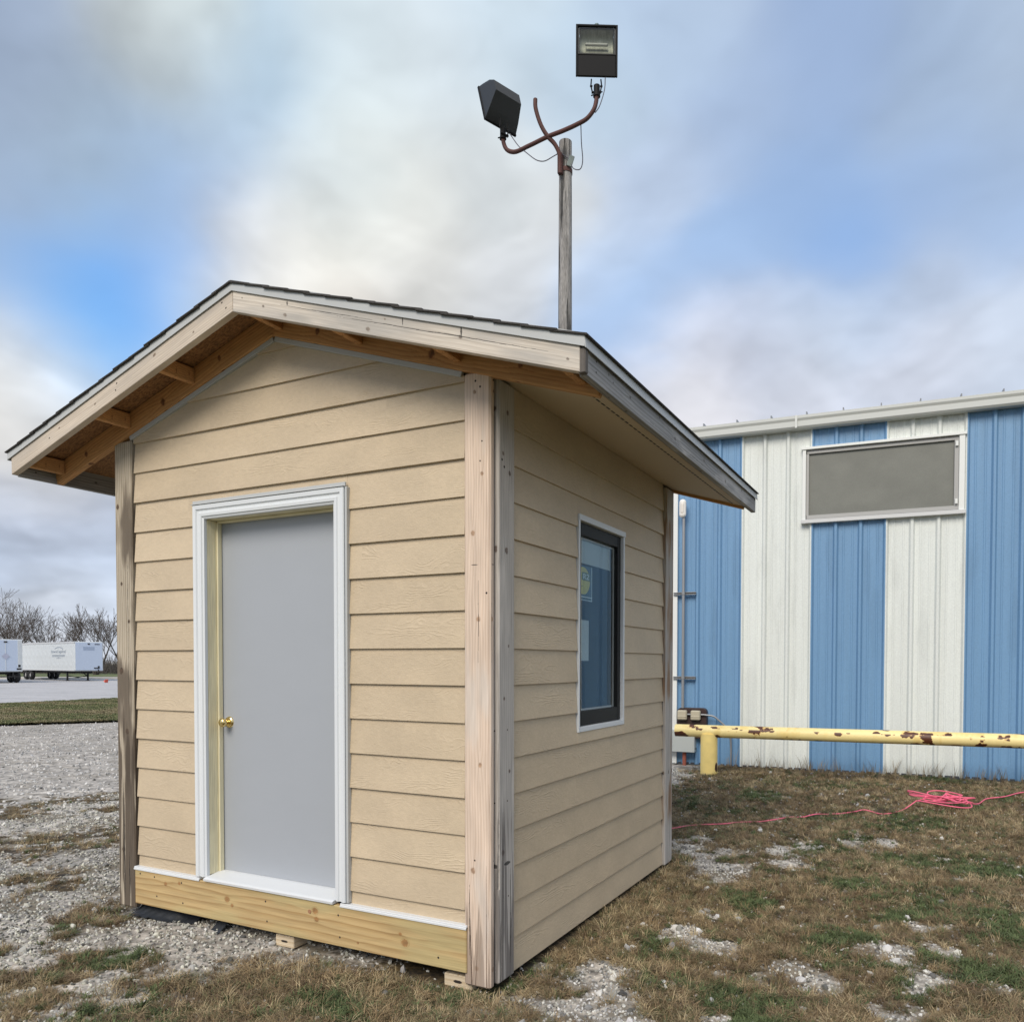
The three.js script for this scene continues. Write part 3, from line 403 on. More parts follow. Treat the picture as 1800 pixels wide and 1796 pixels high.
// roof
const roof = group('roof', shed);
{
  const dApex = GY + 1.800, zf = 0.272, zb = -2.82, hyp = Math.hypot(1, S), ang = Math.atan(S), half = 1.945;
  const slab = (x0, x1, below, thick, z0, z1, s) => { // rectangle on the slope between horizontal distances x0..x1 from the ridge; "below" = height of its underside relative to the deck underside
    const L = (x1 - x0) * hyp, g = cbox(L, thick, z0 - z1, Math.min(0.004, thick * 0.3)); g.translate(0, thick / 2, 0); g.rotateZ(-s * ang); const xm = (x0 + x1) / 2; g.translate(XC + s * xm, dApex - S * xm + below, (z0 + z1) / 2); return g; };
  const bargeMats = { '-1': wood(2.02, 0.145, { seed: 31, ppm: 800, c1: [0.775, 0.73, 0.67], c2: [0.67, 0.61, 0.545], freq: 60, c3: [0.72, 0.68, 0.63], p0: 0.5, p1: 0.75, kc: [0.40, 0.33, 0.27], ks: 0.7, knots: [[0.62, 0.09, 0.010], [1.15, 0.06, 0.007], [0.3, 0.05, 0.006], [1.5, 0.08, 0.006]], nails: [[0.08, 0.10], [0.05, 0.05], [0.95, 0.09], [0.96, 0.05], [1.6, 0.06]] }),
    1: wood(2.02, 0.145, { seed: 33, ppm: 800, c1: [0.80, 0.765, 0.715], c2: [0.69, 0.65, 0.60], freq: 45, c3: [0.68, 0.66, 0.63], p0: 0.42, p1: 0.75, kc: [0.42, 0.38, 0.34], ks: 0.75, knots: [[0.07, 0.09, 0.004], [0.22, 0.06, 0.007], [0.37, 0.03, 0.010], [0.9, 0.03, 0.011], [1.42, 0.07, 0.009], [1.0, 0.10, 0.005], [1.95, 0.05, 0.006]], cracks: [[0.30, 0.95, 0.085, 0.0016], [0.66, 1.95, 0.072, 0.0022], [1.10, 1.106, 0.11, 0.03], [0.38, 0.39, 0.10, 0.014], [1.42, 1.43, 0.10, 0.03]] }) };
  for (const s of [-1, 1]) {
    mesh('deck', slab(0.002, half, 0, 0.013, zf + 0.026, zb, s), M.osb, roof);
    // barge board: parallelogram with plumb cuts
    const bl = half - 0.02, sh = new THREE.Shape([[0, 0], [bl, -S * bl], [bl, -S * bl - 0.116], [0, -0.116]].map((p) => new THREE.Vector2(s * p[0], p[1])));
    const g = new THREE.ExtrudeGeometry(sh, { depth: 0.034, bevelEnabled: true, bevelSize: 0.002, bevelThickness: 0.002, bevelSegments: 1 }); g.translate(XC + s * 0.003, dApex + 0.010, zf - 0.010);
    { const p = g.attributes.position, uv = g.attributes.uv; for (let i = 0; i < p.count; i++) { const dx = Math.abs(p.getX(i) - XC); uv.setXY(i, clamp(dx / (bl + 0.02)), clamp((p.getY(i) - (dApex + 0.010 - 0.116 - S * dx)) / 0.119, 0.01, 0.99)); } }
    const bb = mesh('barge_board', g, bargeMats[s], roof);
    // white metal drip edge along the rake, with a small kick at its foot
    const ds = new THREE.Shape([[0, 0.046], [half + 0.01, -S * (half + 0.01) + 0.046], [half + 0.01, -S * (half + 0.01) - 0.006], [0, -0.006]].map((p) => new THREE.Vector2(s * p[0], p[1])));
    const dg = new THREE.ExtrudeGeometry(ds, { depth: 0.004, bevelEnabled: false }); dg.translate(XC, dApex, zf + 0.030); uvm(dg);
    mesh('drip_edge', dg, M.drip, roof);
    // gable rafter on the wall line, with its tail; inner rafters
    for (const [z0, z1] of [[0.046, 0.008], [-2.6, -2.64]]) mesh('rafter', (() => { const g = timber([half * hyp * 0.985, 0.122, z0 - z1], 0.003); g.rotateZ(-s * ang); const xm = half * 0.985 / 2; g.translate(XC + s * xm, dApex - S * xm - 0.0655, (z0 + z1) / 2); return g; })(), M.brown, roof);
    // lookouts between gable rafter and barge board
    for (const [dx, zz] of [[s < 0 ? 0.02 : 0.06, 0], [s < 0 ? 0.62 : 0.60, 0], [s < 0 ? 1.18 : 1.185, 0], [1.83, 0]]) { if (s < 0 && dx < 0.05) continue; mesh('lookout', (() => { const g = timber([0.036, 0.085, 0.214], 0.003); g.translate(XC + s * dx, dApex - S * dx - 0.052, 0.154); return g; })(), M.brown, roof); }
    // shingle courses, each lapping the one below
    const N = 15; for (let k = 0; k < N; k++) { const x1 = half + 0.022 - k * (half + 0.022) / N, x0 = Math.max(0, x1 - 0.165); const L = (x1 - x0) * hyp, g = cbox(L, 0.009, zf + 0.044 - zb + rr(0, 0.006), 0.002); g.rotateZ(s * 0.038); g.translate(0, 0.0, 0); g.rotateZ(-s * ang); const xm = (x0 + x1) / 2; g.translate(XC + s * xm, dApex - S * xm + 0.0235 + 0.0125 + rr(-0.001, 0.0015), (zf + 0.044 + zb) / 2 + rr(-0.002, 0.002)); mesh('shingle_course', g, shingleMat(), roof); }
    // eave: fascia, drip edge, sloped soffit with vent strip
    const fx = XC + s * (half - 0.018), fy = dApex - S * (half - 0.018);
    mesh('fascia', (() => { const g = timber([0.034, 0.124, zf - 0.014 - zb], 0.003); g.translate(fx, fy - 0.050, (zf - 0.014 + zb) / 2); return g; })(), fasciaMat(), roof);
    mesh('drip_edge', (() => { const a = cbox(0.004, 0.060, zf + 0.034 - zb, 0.001); a.rotateZ(s * 0.12); a.translate(fx + s * 0.028, fy + 0.010, (zf + 0.034 + zb) / 2); return a; })(), M.drip, roof);
    if (s > 0) {
      mesh('soffit', slab(1.34, 1.80, -0.108, 0.008, 0.005, -2.60, s), M.soffit, roof);
      mesh('vent_strip', slab(1.803, 1.895, -0.110, 0.008, 0.005, -2.60, s), M.soffit, roof);
      for (let k = 0; k < 44; k++) mesh('vent_slot', slab(1.822, 1.832, -0.1125, 0.004, -0.04 - k * 0.058, -0.075 - k * 0.058, s), M.black, roof);
    } else for (let k = 1; k < 4; k++) mesh('rafter', (() => { const g = timber([0.62 * hyp, 0.092, 0.036], 0.003); g.rotateZ(ang); const xm = 1.62; g.translate(XC - xm, dApex - S * xm - 0.0505, -0.65 * k); return g; })(), M.brown, roof);
  }
  const ridge = []; for (const s of [-1, 1]) ridge.push(slab(0.0, 0.13, 0.034, 0.007, zf + 0.045, zb, s)); mesh('ridge_cap', ridge, shingleMat(), roof);
  // end grain of the fascia where the right barge board stops short
  mesh('barge_end_block', (() => { const g = timber([0.030, 0.100, 0.030], 0.003); g.translate(XC + 1.938, dApex - S * 1.938 - 0.058, zf + 0.008); return g; })(), wood(0.118, 0.03, { seed: 44, ppm: 2000, c1: [0.42, 0.40, 0.38], c2: [0.22, 0.20, 0.19], freq: 300, bump: 0.003 }), roof);
}
function shingleMat() {
  if (!shingleMat.m) { const t = tex(512, 512, (i, j, c) => { const n = 0.55 + 0.9 * hash(i, j) * 0.5 + 0.3 * (fbm(i / 60, j / 30, 3) - 0.5), v = hash((i / 40) | 0, (j / 512) | 0) * 0.15; c[0] = 0.30 * n + v * 0.1; c[1] = 0.29 * n + v * 0.1; c[2] = 0.28 * n + v * 0.1; }); shingleMat.m = std({ map: t, roughness: 0.95 }); }
  return shingleMat.m;
}
function fasciaMat() {
  if (!fasciaMat.m) fasciaMat.m = wood(3.07, 0.145, { seed: 41, ppm: 640, c1: [0.60, 0.60, 0.60], c2: [0.46, 0.45, 0.44], freq: 48, c3: [0.70, 0.69, 0.68], p0: 0.45, p1: 0.65, kc: [0.34, 0.31, 0.30], ks: 0.7, knots: [[2.85, 0.09, 0.006], [2.6, 0.07, 0.008], [2.2, 0.10, 0.008], [1.95, 0.05, 0.010], [1.4, 0.07, 0.010], [0.9, 0.05, 0.012], [0.45, 0.09, 0.010]], nails: [[2.98, 0.10, 0.005], [2.98, 0.05, 0.005], [2.8, 0.11, 0.004], [2.8, 0.07, 0.004], [2.78, 0.11, 0.004]], cracks: [[1.0, 2.4, 0.03, 0.0014], [0.1, 0.8, 0.10, 0.0016]] });
  return fasciaMat.m;
}
// supports under the front edge
function blockThing(s, p, mat, label) { const g = timber(s, 0.005), m = mesh('support_block', g, mat, null, p); tag(m, label, 'wood block', 'wood blocks under the skirt board'); return m; }
const paleBlock = wood(0.2, 0.1, { seed: 51, ppm: 900, c1: [0.80, 0.74, 0.64], c2: [0.70, 0.62, 0.50], freq: 60, nails: [[0.1, 0.05, 0.005]] });
blockThing([0.135, 0.066, 0.30], [-1.172, HG(-1.17, -0.1) + 0.030, -0.135], paleBlock, 'pale wood block under the middle of the skirt board');
blockThing([0.16, 0.064, 0.30], [-0.045, HG(-0.05, -0.1) + 0.029, -0.14], paleBlock, 'grey wood block under the skirt beside the corner post');
{
  const plast = std({ color: rgb(0.028, 0.032, 0.038), roughness: 0.42 });
  const fold = (name, w, d, h, ry, pos, label, amp) => { const g = new THREE.PlaneGeometry(w, d, 26, 16).rotateX(-Math.PI / 2), p = g.attributes.position; for (let i = 0; i < p.count; i++) { const x = p.getX(i), z = p.getZ(i), e = sm(d / 2, -d / 6, z); p.setY(i, e * h + amp * (fbm(x * 16 + 3, z * 16, 3) - 0.5) * (0.4 + e)); p.setX(i, x + 0.03 * (fbm(z * 14, x * 3 + 9, 2) - 0.5)); } g.computeVertexNormals(); const m = mesh(name, g, plast, null, pos); m.rotation.y = ry; m.material.side = THREE.DoubleSide; tag(m, label, 'plastic sheet'); };
  fold('plastic_sheet', 0.50, 0.30, 0.085, 0.1, [-2.17, 0.0, -0.10], 'crumpled black plastic sheet stuffed under the left end of the shed', 0.10);
  fold('plastic_strip', 0.10, 0.20, 0.085, -0.25, [-1.675, -0.005, -0.04], 'narrow dark plastic strip hanging from under the skirt board', 0.012);
}
// ------------------------------------------------------------------ light pole
{
  const dp = 9.25, top = at(994, 250, dp), pb = new THREE.Vector3(top.x, HG(top.x, top.z) - 0.05, top.z), H = top.y - pb.y;
  const poleT = tex(256, 2048, (i, j, c) => { const u = i / 256, v = j / 2048 * 8, st = fbm(u * 40, v * 3.0, 4), ck = sm(0.60, 0.66, fbm(u * 22 + 4, v * 1.4 + 2, 4)), pt = fbm(u * 6, v * 3.2, 4); const kn = sm(1, 0.5, Math.hypot((u - 0.62) / 0.05, (v - 6.25) / 0.05)) + sm(1, 0.5, Math.hypot((u - 0.8) / 0.04, (v - 4.6) / 0.05)); const a = 0.54 + 0.22 * (st - 0.5) + 0.20 * (pt - 0.5) - 0.24 * ck - 0.25 * kn + 0.14 * (noise(u * 110, v * 26) - 0.5); c[0] = a * 1.0; c[1] = a * 0.985; c[2] = a * 0.97; });
  const poleB = tex(256, 1024, (i, j, c) => { const u = i / 256, v = j / 1024 * 8; c[0] = c[1] = c[2] = clamp(0.6 * fbm(u * 40, v * 3.0, 4) - 0.5 * sm(0.60, 0.66, fbm(u * 22 + 4, v * 1.4 + 2, 4)) + 0.3); }, false);
  const LP = group('light_pole', null, [pb.x, pb.y, pb.z]); tag(LP, 'tall weathered wooden light pole with two floodlights behind the shed', 'light pole');
  const rel = (px, py, d) => at(px, py, d).sub(pb);
  const pm = std({ map: poleT, bumpMap: poleB, bumpScale: 0.014, roughness: 0.9 });
  const pg = new THREE.CylinderGeometry(0.077, 0.100, H, 24, 14); { const p = pg.attributes.position; for (let i = 0; i < p.count; i++) { const y = p.getY(i), a = Math.atan2(p.getZ(i), p.getX(i)), q = 1 + 0.03 * (fbm(y * 1.2 + 3, a * 1.5, 2) - 0.5); p.setX(i, p.getX(i) * q); p.setZ(i, p.getZ(i) * q); } pg.computeVertexNormals(); }
  pg.translate(0, H / 2, 0); mesh('pole', pg, pm, LP);
  const rust = std({ roughness: 0.75, metalness: 0.2, map: tex(128, 256, (i, j, c) => { const n = fbm(i / 20, j / 20, 4); c[0] = 0.27 + 0.14 * n; c[1] = 0.20 + 0.06 * n; c[2] = 0.19 + 0.05 * n; }) });
  const br = group('bracket', LP);
  mesh('riser_pipe', tube([rel(984, 305, 9.155), rel(984, 285, 9.15), rel(983, 270, 9.13), rel(975, 253, 9.11), rel(963, 240, 9.10), rel(952, 222, 9.09), rel(944, 200, 9.08), rel(941, 186, 9.07), rel(941, 174, 9.07)], 0.025, 40, 10), rust, br);
  mesh('cross_arm', tube([rel(884, 234, 9.36), rel(885, 250, 9.36), rel(891, 263, 9.35), rel(904, 267, 9.32), rel(930, 256, 9.23), rel(963, 240, 9.10), rel(990, 229.5, 8.99), rel(1015, 218, 8.88), rel(1032, 208, 8.83), rel(1044, 192, 8.80), rel(1048, 178, 8.80), rel(1049, 168, 8.80)], 0.025, 60, 10), rust, br);
  const ringAt = (py) => { const q = rel(994, py, dp); return new THREE.CylinderGeometry(0.086, 0.086, 0.05, 20, 1, true).translate(0, q.y, 0); };
  rust.side = THREE.DoubleSide;
  mesh('clamp_band', ringAt(302), rust, br); mesh('clamp_plate', cbox(0.06, 0.24, 0.05, 0.006, rel(985, 288, 9.17).toArray()), rust, br);
  const plate = cbox(0.065, 0.12, 0.02, 0.004); plate.rotateY(0.45); plate.rotateZ(-0.35); plate.translate(...rel(1003, 283, 9.16).toArray()); mesh('gusset', plate, std({ color: rgb(0.20, 0.24, 0.23), roughness: 0.6 }), br);
  const cab = std({ color: rgb(0.10, 0.10, 0.13), roughness: 0.6 });
  mesh('cable', tube([rel(896, 235, 9.33), rel(912, 257, 9.3), rel(925, 268, 9.25), rel(945, 282, 9.2), rel(957, 283, 9.2), rel(972, 275, 9.17), rel(984, 268, 9.15)], 0.006, 40, 6), cab, LP);
  mesh('cable', tube([rel(1021, 216, 8.87), rel(1022, 250, 8.95), rel(1024, 285, 9.05), rel(1020, 297, 9.1), rel(1008, 296, 9.15), rel(1000, 280, 9.16), rel(985, 268, 9.15)], 0.006, 40, 6), cab, LP);
  mesh('cable', tube([rel(1064, 134, 8.8), rel(1063, 155, 8.8), rel(1058, 175, 8.79), rel(1052, 190, 8.79), rel(1046, 198, 8.80)], 0.006, 30, 6), cab, LP);
  const hous = std({ color: rgb(0.020, 0.022, 0.023), roughness: 0.5 }), rim = new THREE.MeshPhysicalMaterial({ color: rgb(0.008, 0.008, 0.009), roughness: 0.6, specularIntensity: 0.35 });
  const reflT = tex(128, 128, (i, j, c) => { const v = 0.72 + 0.25 * fbm(i / 16, j / 5, 3); c[0] = v; c[1] = v; c[2] = v * 0.95; });
  const refl = std({ map: reflT, metalness: 0.85, roughness: 0.5, color: rgb(0.45, 0.46, 0.44), side: THREE.DoubleSide });
  const lensM = new THREE.MeshPhysicalMaterial({ color: rgb(0.85, 0.87, 0.84), transmission: 1, thickness: 0, roughness: 0.12, ior: 1.5 });
  const flood = (pos, ry, rx, W, Hh, label) => {
    const f = group('floodlight', LP, pos.toArray()); f.rotation.order = 'YXZ'; f.rotation.set(rx, ry, 0); f.userData.label = label;
    const D = 0.24, w = W / 2, h = Hh / 2;
    const pts = []; for (const s of [-1, 1]) { pts.push([s * w, h, 0], [s * w, -h, 0], [s * w * 0.92, h * 0.95, -0.07], [s * w * 0.94, -h * 0.66, -0.10], [s * w * 0.82, h * 0.50, -D], [s * w * 0.82, -h * 0.10, -D], [s * w * 0.85, h * 0.78, -D * 0.72]); }
    const shell = new ConvexGeometry(pts.map((q) => new THREE.Vector3(...q))); uvm(shell);
    // hollow the upper front for the reflector
    const ev = new Evaluator(); ev.attributes = ['position', 'normal', 'uv']; const A = new Brush(shell), cut = cbox(W * 0.86, Hh * 0.50, 0.22, 0.01); const Bq = new Brush(cut); Bq.position.set(0, h * 0.42, -0.02); Bq.updateMatrixWorld(); A.updateMatrixWorld();
    mesh('housing', ev.evaluate(A, Bq, SUBTRACTION).geometry, hous, f);
    mesh('rim', [cbox(0.022, Hh + 0.014, 0.03, 0.004, [-w + 0.004, 0, 0.004]), cbox(0.022, Hh + 0.014, 0.03, 0.004, [w - 0.004, 0, 0.004]), cbox(W - 0.03, 0.022, 0.03, 0.004, [0, h - 0.004, 0.004]), cbox(W - 0.03, 0.022, 0.03, 0.004, [0, -h + 0.004, 0.004]), cbox(W - 0.03, 0.012, 0.026, 0.003, [0, -0.045, 0.004])], rim, f);
    mesh('lower_panel', cbox(W - 0.035, h - 0.06, 0.012, 0.003, [0, -h / 2 - 0.022, 0.008]), rim, f);
    const rg = new THREE.CylinderGeometry(Hh * 0.27, Hh * 0.27, W * 0.84, 24, 1, true, Math.PI * 0.5, Math.PI).rotateZ(Math.PI / 2).scale(1, 0.9, 0.55).rotateX(0); rg.translate(0, h * 0.42, -0.015);
    mesh('reflector', rg, refl, f);
    mesh('bulb', new THREE.CapsuleGeometry(0.016, W * 0.5, 6, 12).rotateZ(Math.PI / 2).translate(0, h * 0.40, -0.055), std({ color: rgb(0.45, 0.45, 0.42), roughness: 0.35 }), f);
    mesh('lens', new THREE.PlaneGeometry(W * 0.88, Hh * 0.5).translate(0, h * 0.42, 0.006), lensM, f);
    mesh('photocell', new THREE.CylinderGeometry(0.026, 0.03, 0.04, 14).translate(-0.0, h + 0.024, -0.04), std({ color: rgb(0.10, 0.16, 0.16), roughness: 0.5 }), f);
    const yk = []; for (const s of [-1, 1]) { yk.push(rod([s * 0.055, -h + 0.02, -0.08], [s * 0.062, -h - 0.07, -0.05], 0.008), rod([s * 0.062, -h - 0.07, -0.05], [s * 0.045, -h - 0.15, -0.04], 0.008), cbox(0.03, 0.016, 0.02, 0.003, [s * 0.058, -h - 0.075, -0.05])); } yk.push(cbox(0.11, 0.016, 0.03, 0.003, [0, -h - 0.15, -0.04]));
    mesh('yoke', yk, rim, f); return f;
  };
  const ry0 = CAM.yaw;
  flood(rel(1049, 90, 8.78), ry0 + 0.03, 0.05, 0.465, 0.545, 'floodlight facing the shed with its lens in view');
  flood(rel(874, 196, 9.40), ry0 + Math.PI + 0.72, 0.30, 0.46, 0.47, 'floodlight turned away with its dark back in view');
  for (const [px, py, d] of [[1049, 163, 8.80], [884, 238, 9.36]]) { const q = rel(px, py, d); mesh('slip_fitter', [new THREE.CylinderGeometry(0.036, 0.036, 0.12, 14).translate(q.x, q.y + 0.02, q.z), rod([q.x - 0.07, q.y - 0.01, q.z], [q.x + 0.07, q.y - 0.01, q.z], 0.007), new THREE.CylinderGeometry(0.042, 0.042, 0.02, 14).translate(q.x, q.y - 0.035, q.z)], rim, br); }
}

// ------------------------------------------------------------------ metal building
const BP = [-0.4574, GY - 1.493, -7.4849], BR = 0.065;
const toWorld = (u, y, o) => new THREE.Vector3(BP[0] + u * Math.cos(BR) + o * Math.sin(BR), BP[1] + y, BP[2] - u * Math.sin(BR) + o * Math.cos(BR));
{
  const B = group('metal_building', null, BP); B.rotation.y = BR; tag(B, 'large ribbed metal building in blue and white vertical stripes', 'building');
  const HT = 4.53, U0 = -0.9144, NP = 14;
  const zr = (u) => { const t = Math.abs(((u + 0.1524 + 30 * 0.3048) % 0.3048) - 0.1524); if (t < 0.014) return 0.034; if (t < 0.036) return 0.034 * (0.036 - t) / 0.022; const m = Math.abs(t - 0.098); return m < 0.008 ? 0.005 : m < 0.014 ? 0.005 * (0.014 - m) / 0.006 : 0; };
  const strip = (u0, u1, y0, y1) => {
    const us = new Set([u0, u1]); for (let r = Math.floor(u0 / 0.3048) - 1; r <= u1 / 0.3048 + 1; r++) for (const t of [-0.112, -0.106, -0.09, -0.084, -0.036, -0.014, 0.014, 0.036, 0.084, 0.09, 0.106, 0.112]) { const u = r * 0.3048 + t; if (u > u0 && u < u1) us.add(+u.toFixed(4)); }
    const L = [...us].sort((a, b) => a - b), p = [], uv = [];
    for (let i = 0; i < L.length - 1; i++) { const a = L[i], b = L[i + 1], za = zr(a), zb = zr(b); for (const [u, z, y] of [[a, za, y0], [b, zb, y0], [a, za, y1], [b, zb, y0], [b, zb, y1], [a, za, y1]]) { p.push(u, y, z); uv.push(u, y); } }
    const g = new THREE.BufferGeometry(); g.setAttribute('position', new THREE.Float32BufferAttribute(p, 3)); g.setAttribute('uv', new THREE.Float32BufferAttribute(uv, 2)); g.computeVertexNormals(); return g;
  };
  const dirt = tex(1024, 1024, (i, j, c) => { const u = i / 1024 * 3.66, y = j / 1024 * 4.6; const st = fbm(u * 16, y * 0.45, 4), gr = sm(0.56, 0.72, fbm(u * 7 + 3, y * 1.1, 4)), sp = noise(u * 130, y * 130); const a = 0.94 + 0.07 * (st - 0.5) - 0.03 * gr + 0.06 * (sp - 0.5); c[0] = a; c[1] = a * 0.998; c[2] = a * 0.985; });
  dirt.repeat.set(1 / 3.66, 1 / 4.6);
  const blue = std({ color: rgb(0.165, 0.325, 0.550), map: dirt, roughness: 0.5, side: THREE.DoubleSide }), whiteP = std({ color: rgb(0.745, 0.79, 0.785), map: dirt, roughness: 0.5, side: THREE.DoubleSide });
  const wu0 = 0.83, wu1 = 2.69, wY0 = 3.33, wY1 = 4.24;
  for (let i = 0; i < NP; i++) {
    const a = U0 + i * 0.9144, b = a + 0.9144, parts = [];
    if (b <= wu0 || a >= wu1) parts.push(strip(a, b, 0.0, HT)); else { parts.push(strip(a, b, 0.0, wY0), strip(a, b, wY1, HT)); if (a < wu0) parts.push(strip(a, wu0, wY0, wY1)); if (b > wu1) parts.push(strip(wu1, b, wY0, wY1)); }
    const m = mesh('wall_panel', parts, i % 2 ? whiteP : blue, B); m.userData.label = i % 2 ? 'white ribbed wall panel' : 'blue ribbed wall panel';
  }
  const U1 = U0 + NP * 0.9144, trimM = std({ color: rgb(0.70, 0.72, 0.71), roughness: 0.45 });
  mesh('corner_trim', cbox(0.09, HT, 0.10, 0.004, [U0 - 0.02, HT / 2, 0.0]), trimM, B);
  mesh('end_wall', cbox(0.05, HT, 9.0, 0.004, [U0 + 0.02, HT / 2, -4.56]), blue, B); mesh('end_wall', cbox(0.05, HT, 9.0, 0.004, [U1 - 0.02, HT / 2, -4.56]), blue, B); mesh('back_wall', cbox(U1 - U0 - 0.1, HT, 0.05, 0.004, [(U0 + U1) / 2, HT / 2, -9.05]), blue, B);
  mesh('base_trim', cbox(U1 - U0, 0.05, 0.03, 0.003, [(U0 + U1) / 2, -0.005, -0.012]), std({ color: rgb(0.05, 0.06, 0.08), roughness: 0.7 }), B);
  // gutter: profile swept along the eave
  const gp = [[0.02, 0.0], [0.13, 0.0], [0.15, 0.02], [0.15, 0.075], [0.165, 0.10], [0.165, 0.128], [0.15, 0.132], [0.14, 0.118], [0.02, 0.118]].map((q) => new THREE.Vector2(q[0], q[1]));
  const gg = new THREE.ExtrudeGeometry(new THREE.Shape(gp), { depth: U1 - U0 + 0.3, bevelEnabled: false }); gg.rotateY(-Math.PI / 2); gg.scale(1, 1.28, 1); gg.translate(U1 + 0.15, HT - 0.016, 0); uvm(gg);
  mesh('gutter', gg, std({ color: rgb(0.50, 0.52, 0.50), roughness: 0.4 }), B);
  mesh('gutter_joint', cbox(0.03, 0.165, 0.008, 0.002, [0.72, HT + 0.068, 0.168]), std({ color: rgb(0.60, 0.62, 0.60), roughness: 0.5 }), B);
  const rf = group('roof', B), rs = 0.05; const rg = cbox(U1 - U0 + 0.3, 0.03, 9.3, 0.003); rg.rotateX(rs); rg.translate((U0 + U1) / 2, HT + 0.165 + 4.65 * Math.sin(rs), -4.58); mesh('roof_sheet', rg, trimM, rf);
  for (let k = 0; k < 26; k++) { const g = cbox(0.016, 0.055, 9.25, 0.003); g.rotateX(rs); g.translate(-0.66 + (k - 1) * 0.4572 + 0.13, HT + 0.19 + 4.65 * Math.sin(rs), -4.56); mesh('roof_seam', g, std({ color: rgb(0.22, 0.23, 0.25), roughness: 0.5 }), rf); }
  // long window
  const W = group('window', B); W.userData.label = 'long horizontal window with frosted grey glazing';
  const alu = std({ color: rgb(0.56, 0.57, 0.57), roughness: 0.45 }), alu2 = std({ color: rgb(0.36, 0.36, 0.35), roughness: 0.5 }), aluL = std({ color: rgb(0.70, 0.72, 0.70), roughness: 0.45 });
  const wc = (wu0 + wu1) / 2, wyc = (wY0 + wY1) / 2, ww = wu1 - wu0, wh = wY1 - wY0;
  mesh('head_trim', cbox(ww + 0.10, 0.034, 0.085, 0.003, [wc, wY1 + 0.022, 0.03]), aluL, W);
  mesh('sill', cbox(ww + 0.09, 0.05, 0.095, 0.004, [wc, wY0 - 0.03, 0.035]), alu, W);
  mesh('side_trim', cbox(0.045, wh + 0.02, 0.07, 0.003, [wu0 - 0.012, wyc, 0.025]), aluL, W); mesh('side_trim', cbox(0.065, wh + 0.02, 0.07, 0.003, [wu1 - 0.002, wyc, 0.025]), aluL, W);
  mesh('frame', [cbox(ww - 0.05, 0.045, 0.03, 0.003, [wc - 0.005, wY1 - 0.025, 0.022]), cbox(ww - 0.05, 0.05, 0.035, 0.003, [wc - 0.005, wY0 + 0.028, 0.03]), cbox(0.035, wh - 0.1, 0.03, 0.003, [wu0 + 0.030, wyc, 0.022]), cbox(0.05, wh - 0.1, 0.04, 0.003, [wu1 - 0.062, wyc, 0.03])], alu2, W);
  for (const y of [wY0 + 0.10, wY1 - 0.10]) mesh('latch', cbox(0.03, 0.06, 0.03, 0.004, [wu1 - 0.062, y, 0.062]), aluL, W);
  const frost = tex(512, 256, (i, j, c) => { const n = fbm(i / 60, j / 60, 4), s = noise(i * 0.8, j * 0.8), a = 0.43 + 0.06 * (n - 0.5) + 0.04 * (s - 0.5); c[0] = a * 0.985; c[1] = a * 1.0; c[2] = a * 0.94; });
  mesh('pane', new THREE.PlaneGeometry(ww - 0.08, wh - 0.09).translate(wc - 0.01, wyc, 0.008), std({ map: frost, roughness: 0.45 }), W);
  mesh('backing', cbox(ww - 0.02, wh, 0.02, 0.002, [wc, wyc, -0.03]), M.black, W);
}
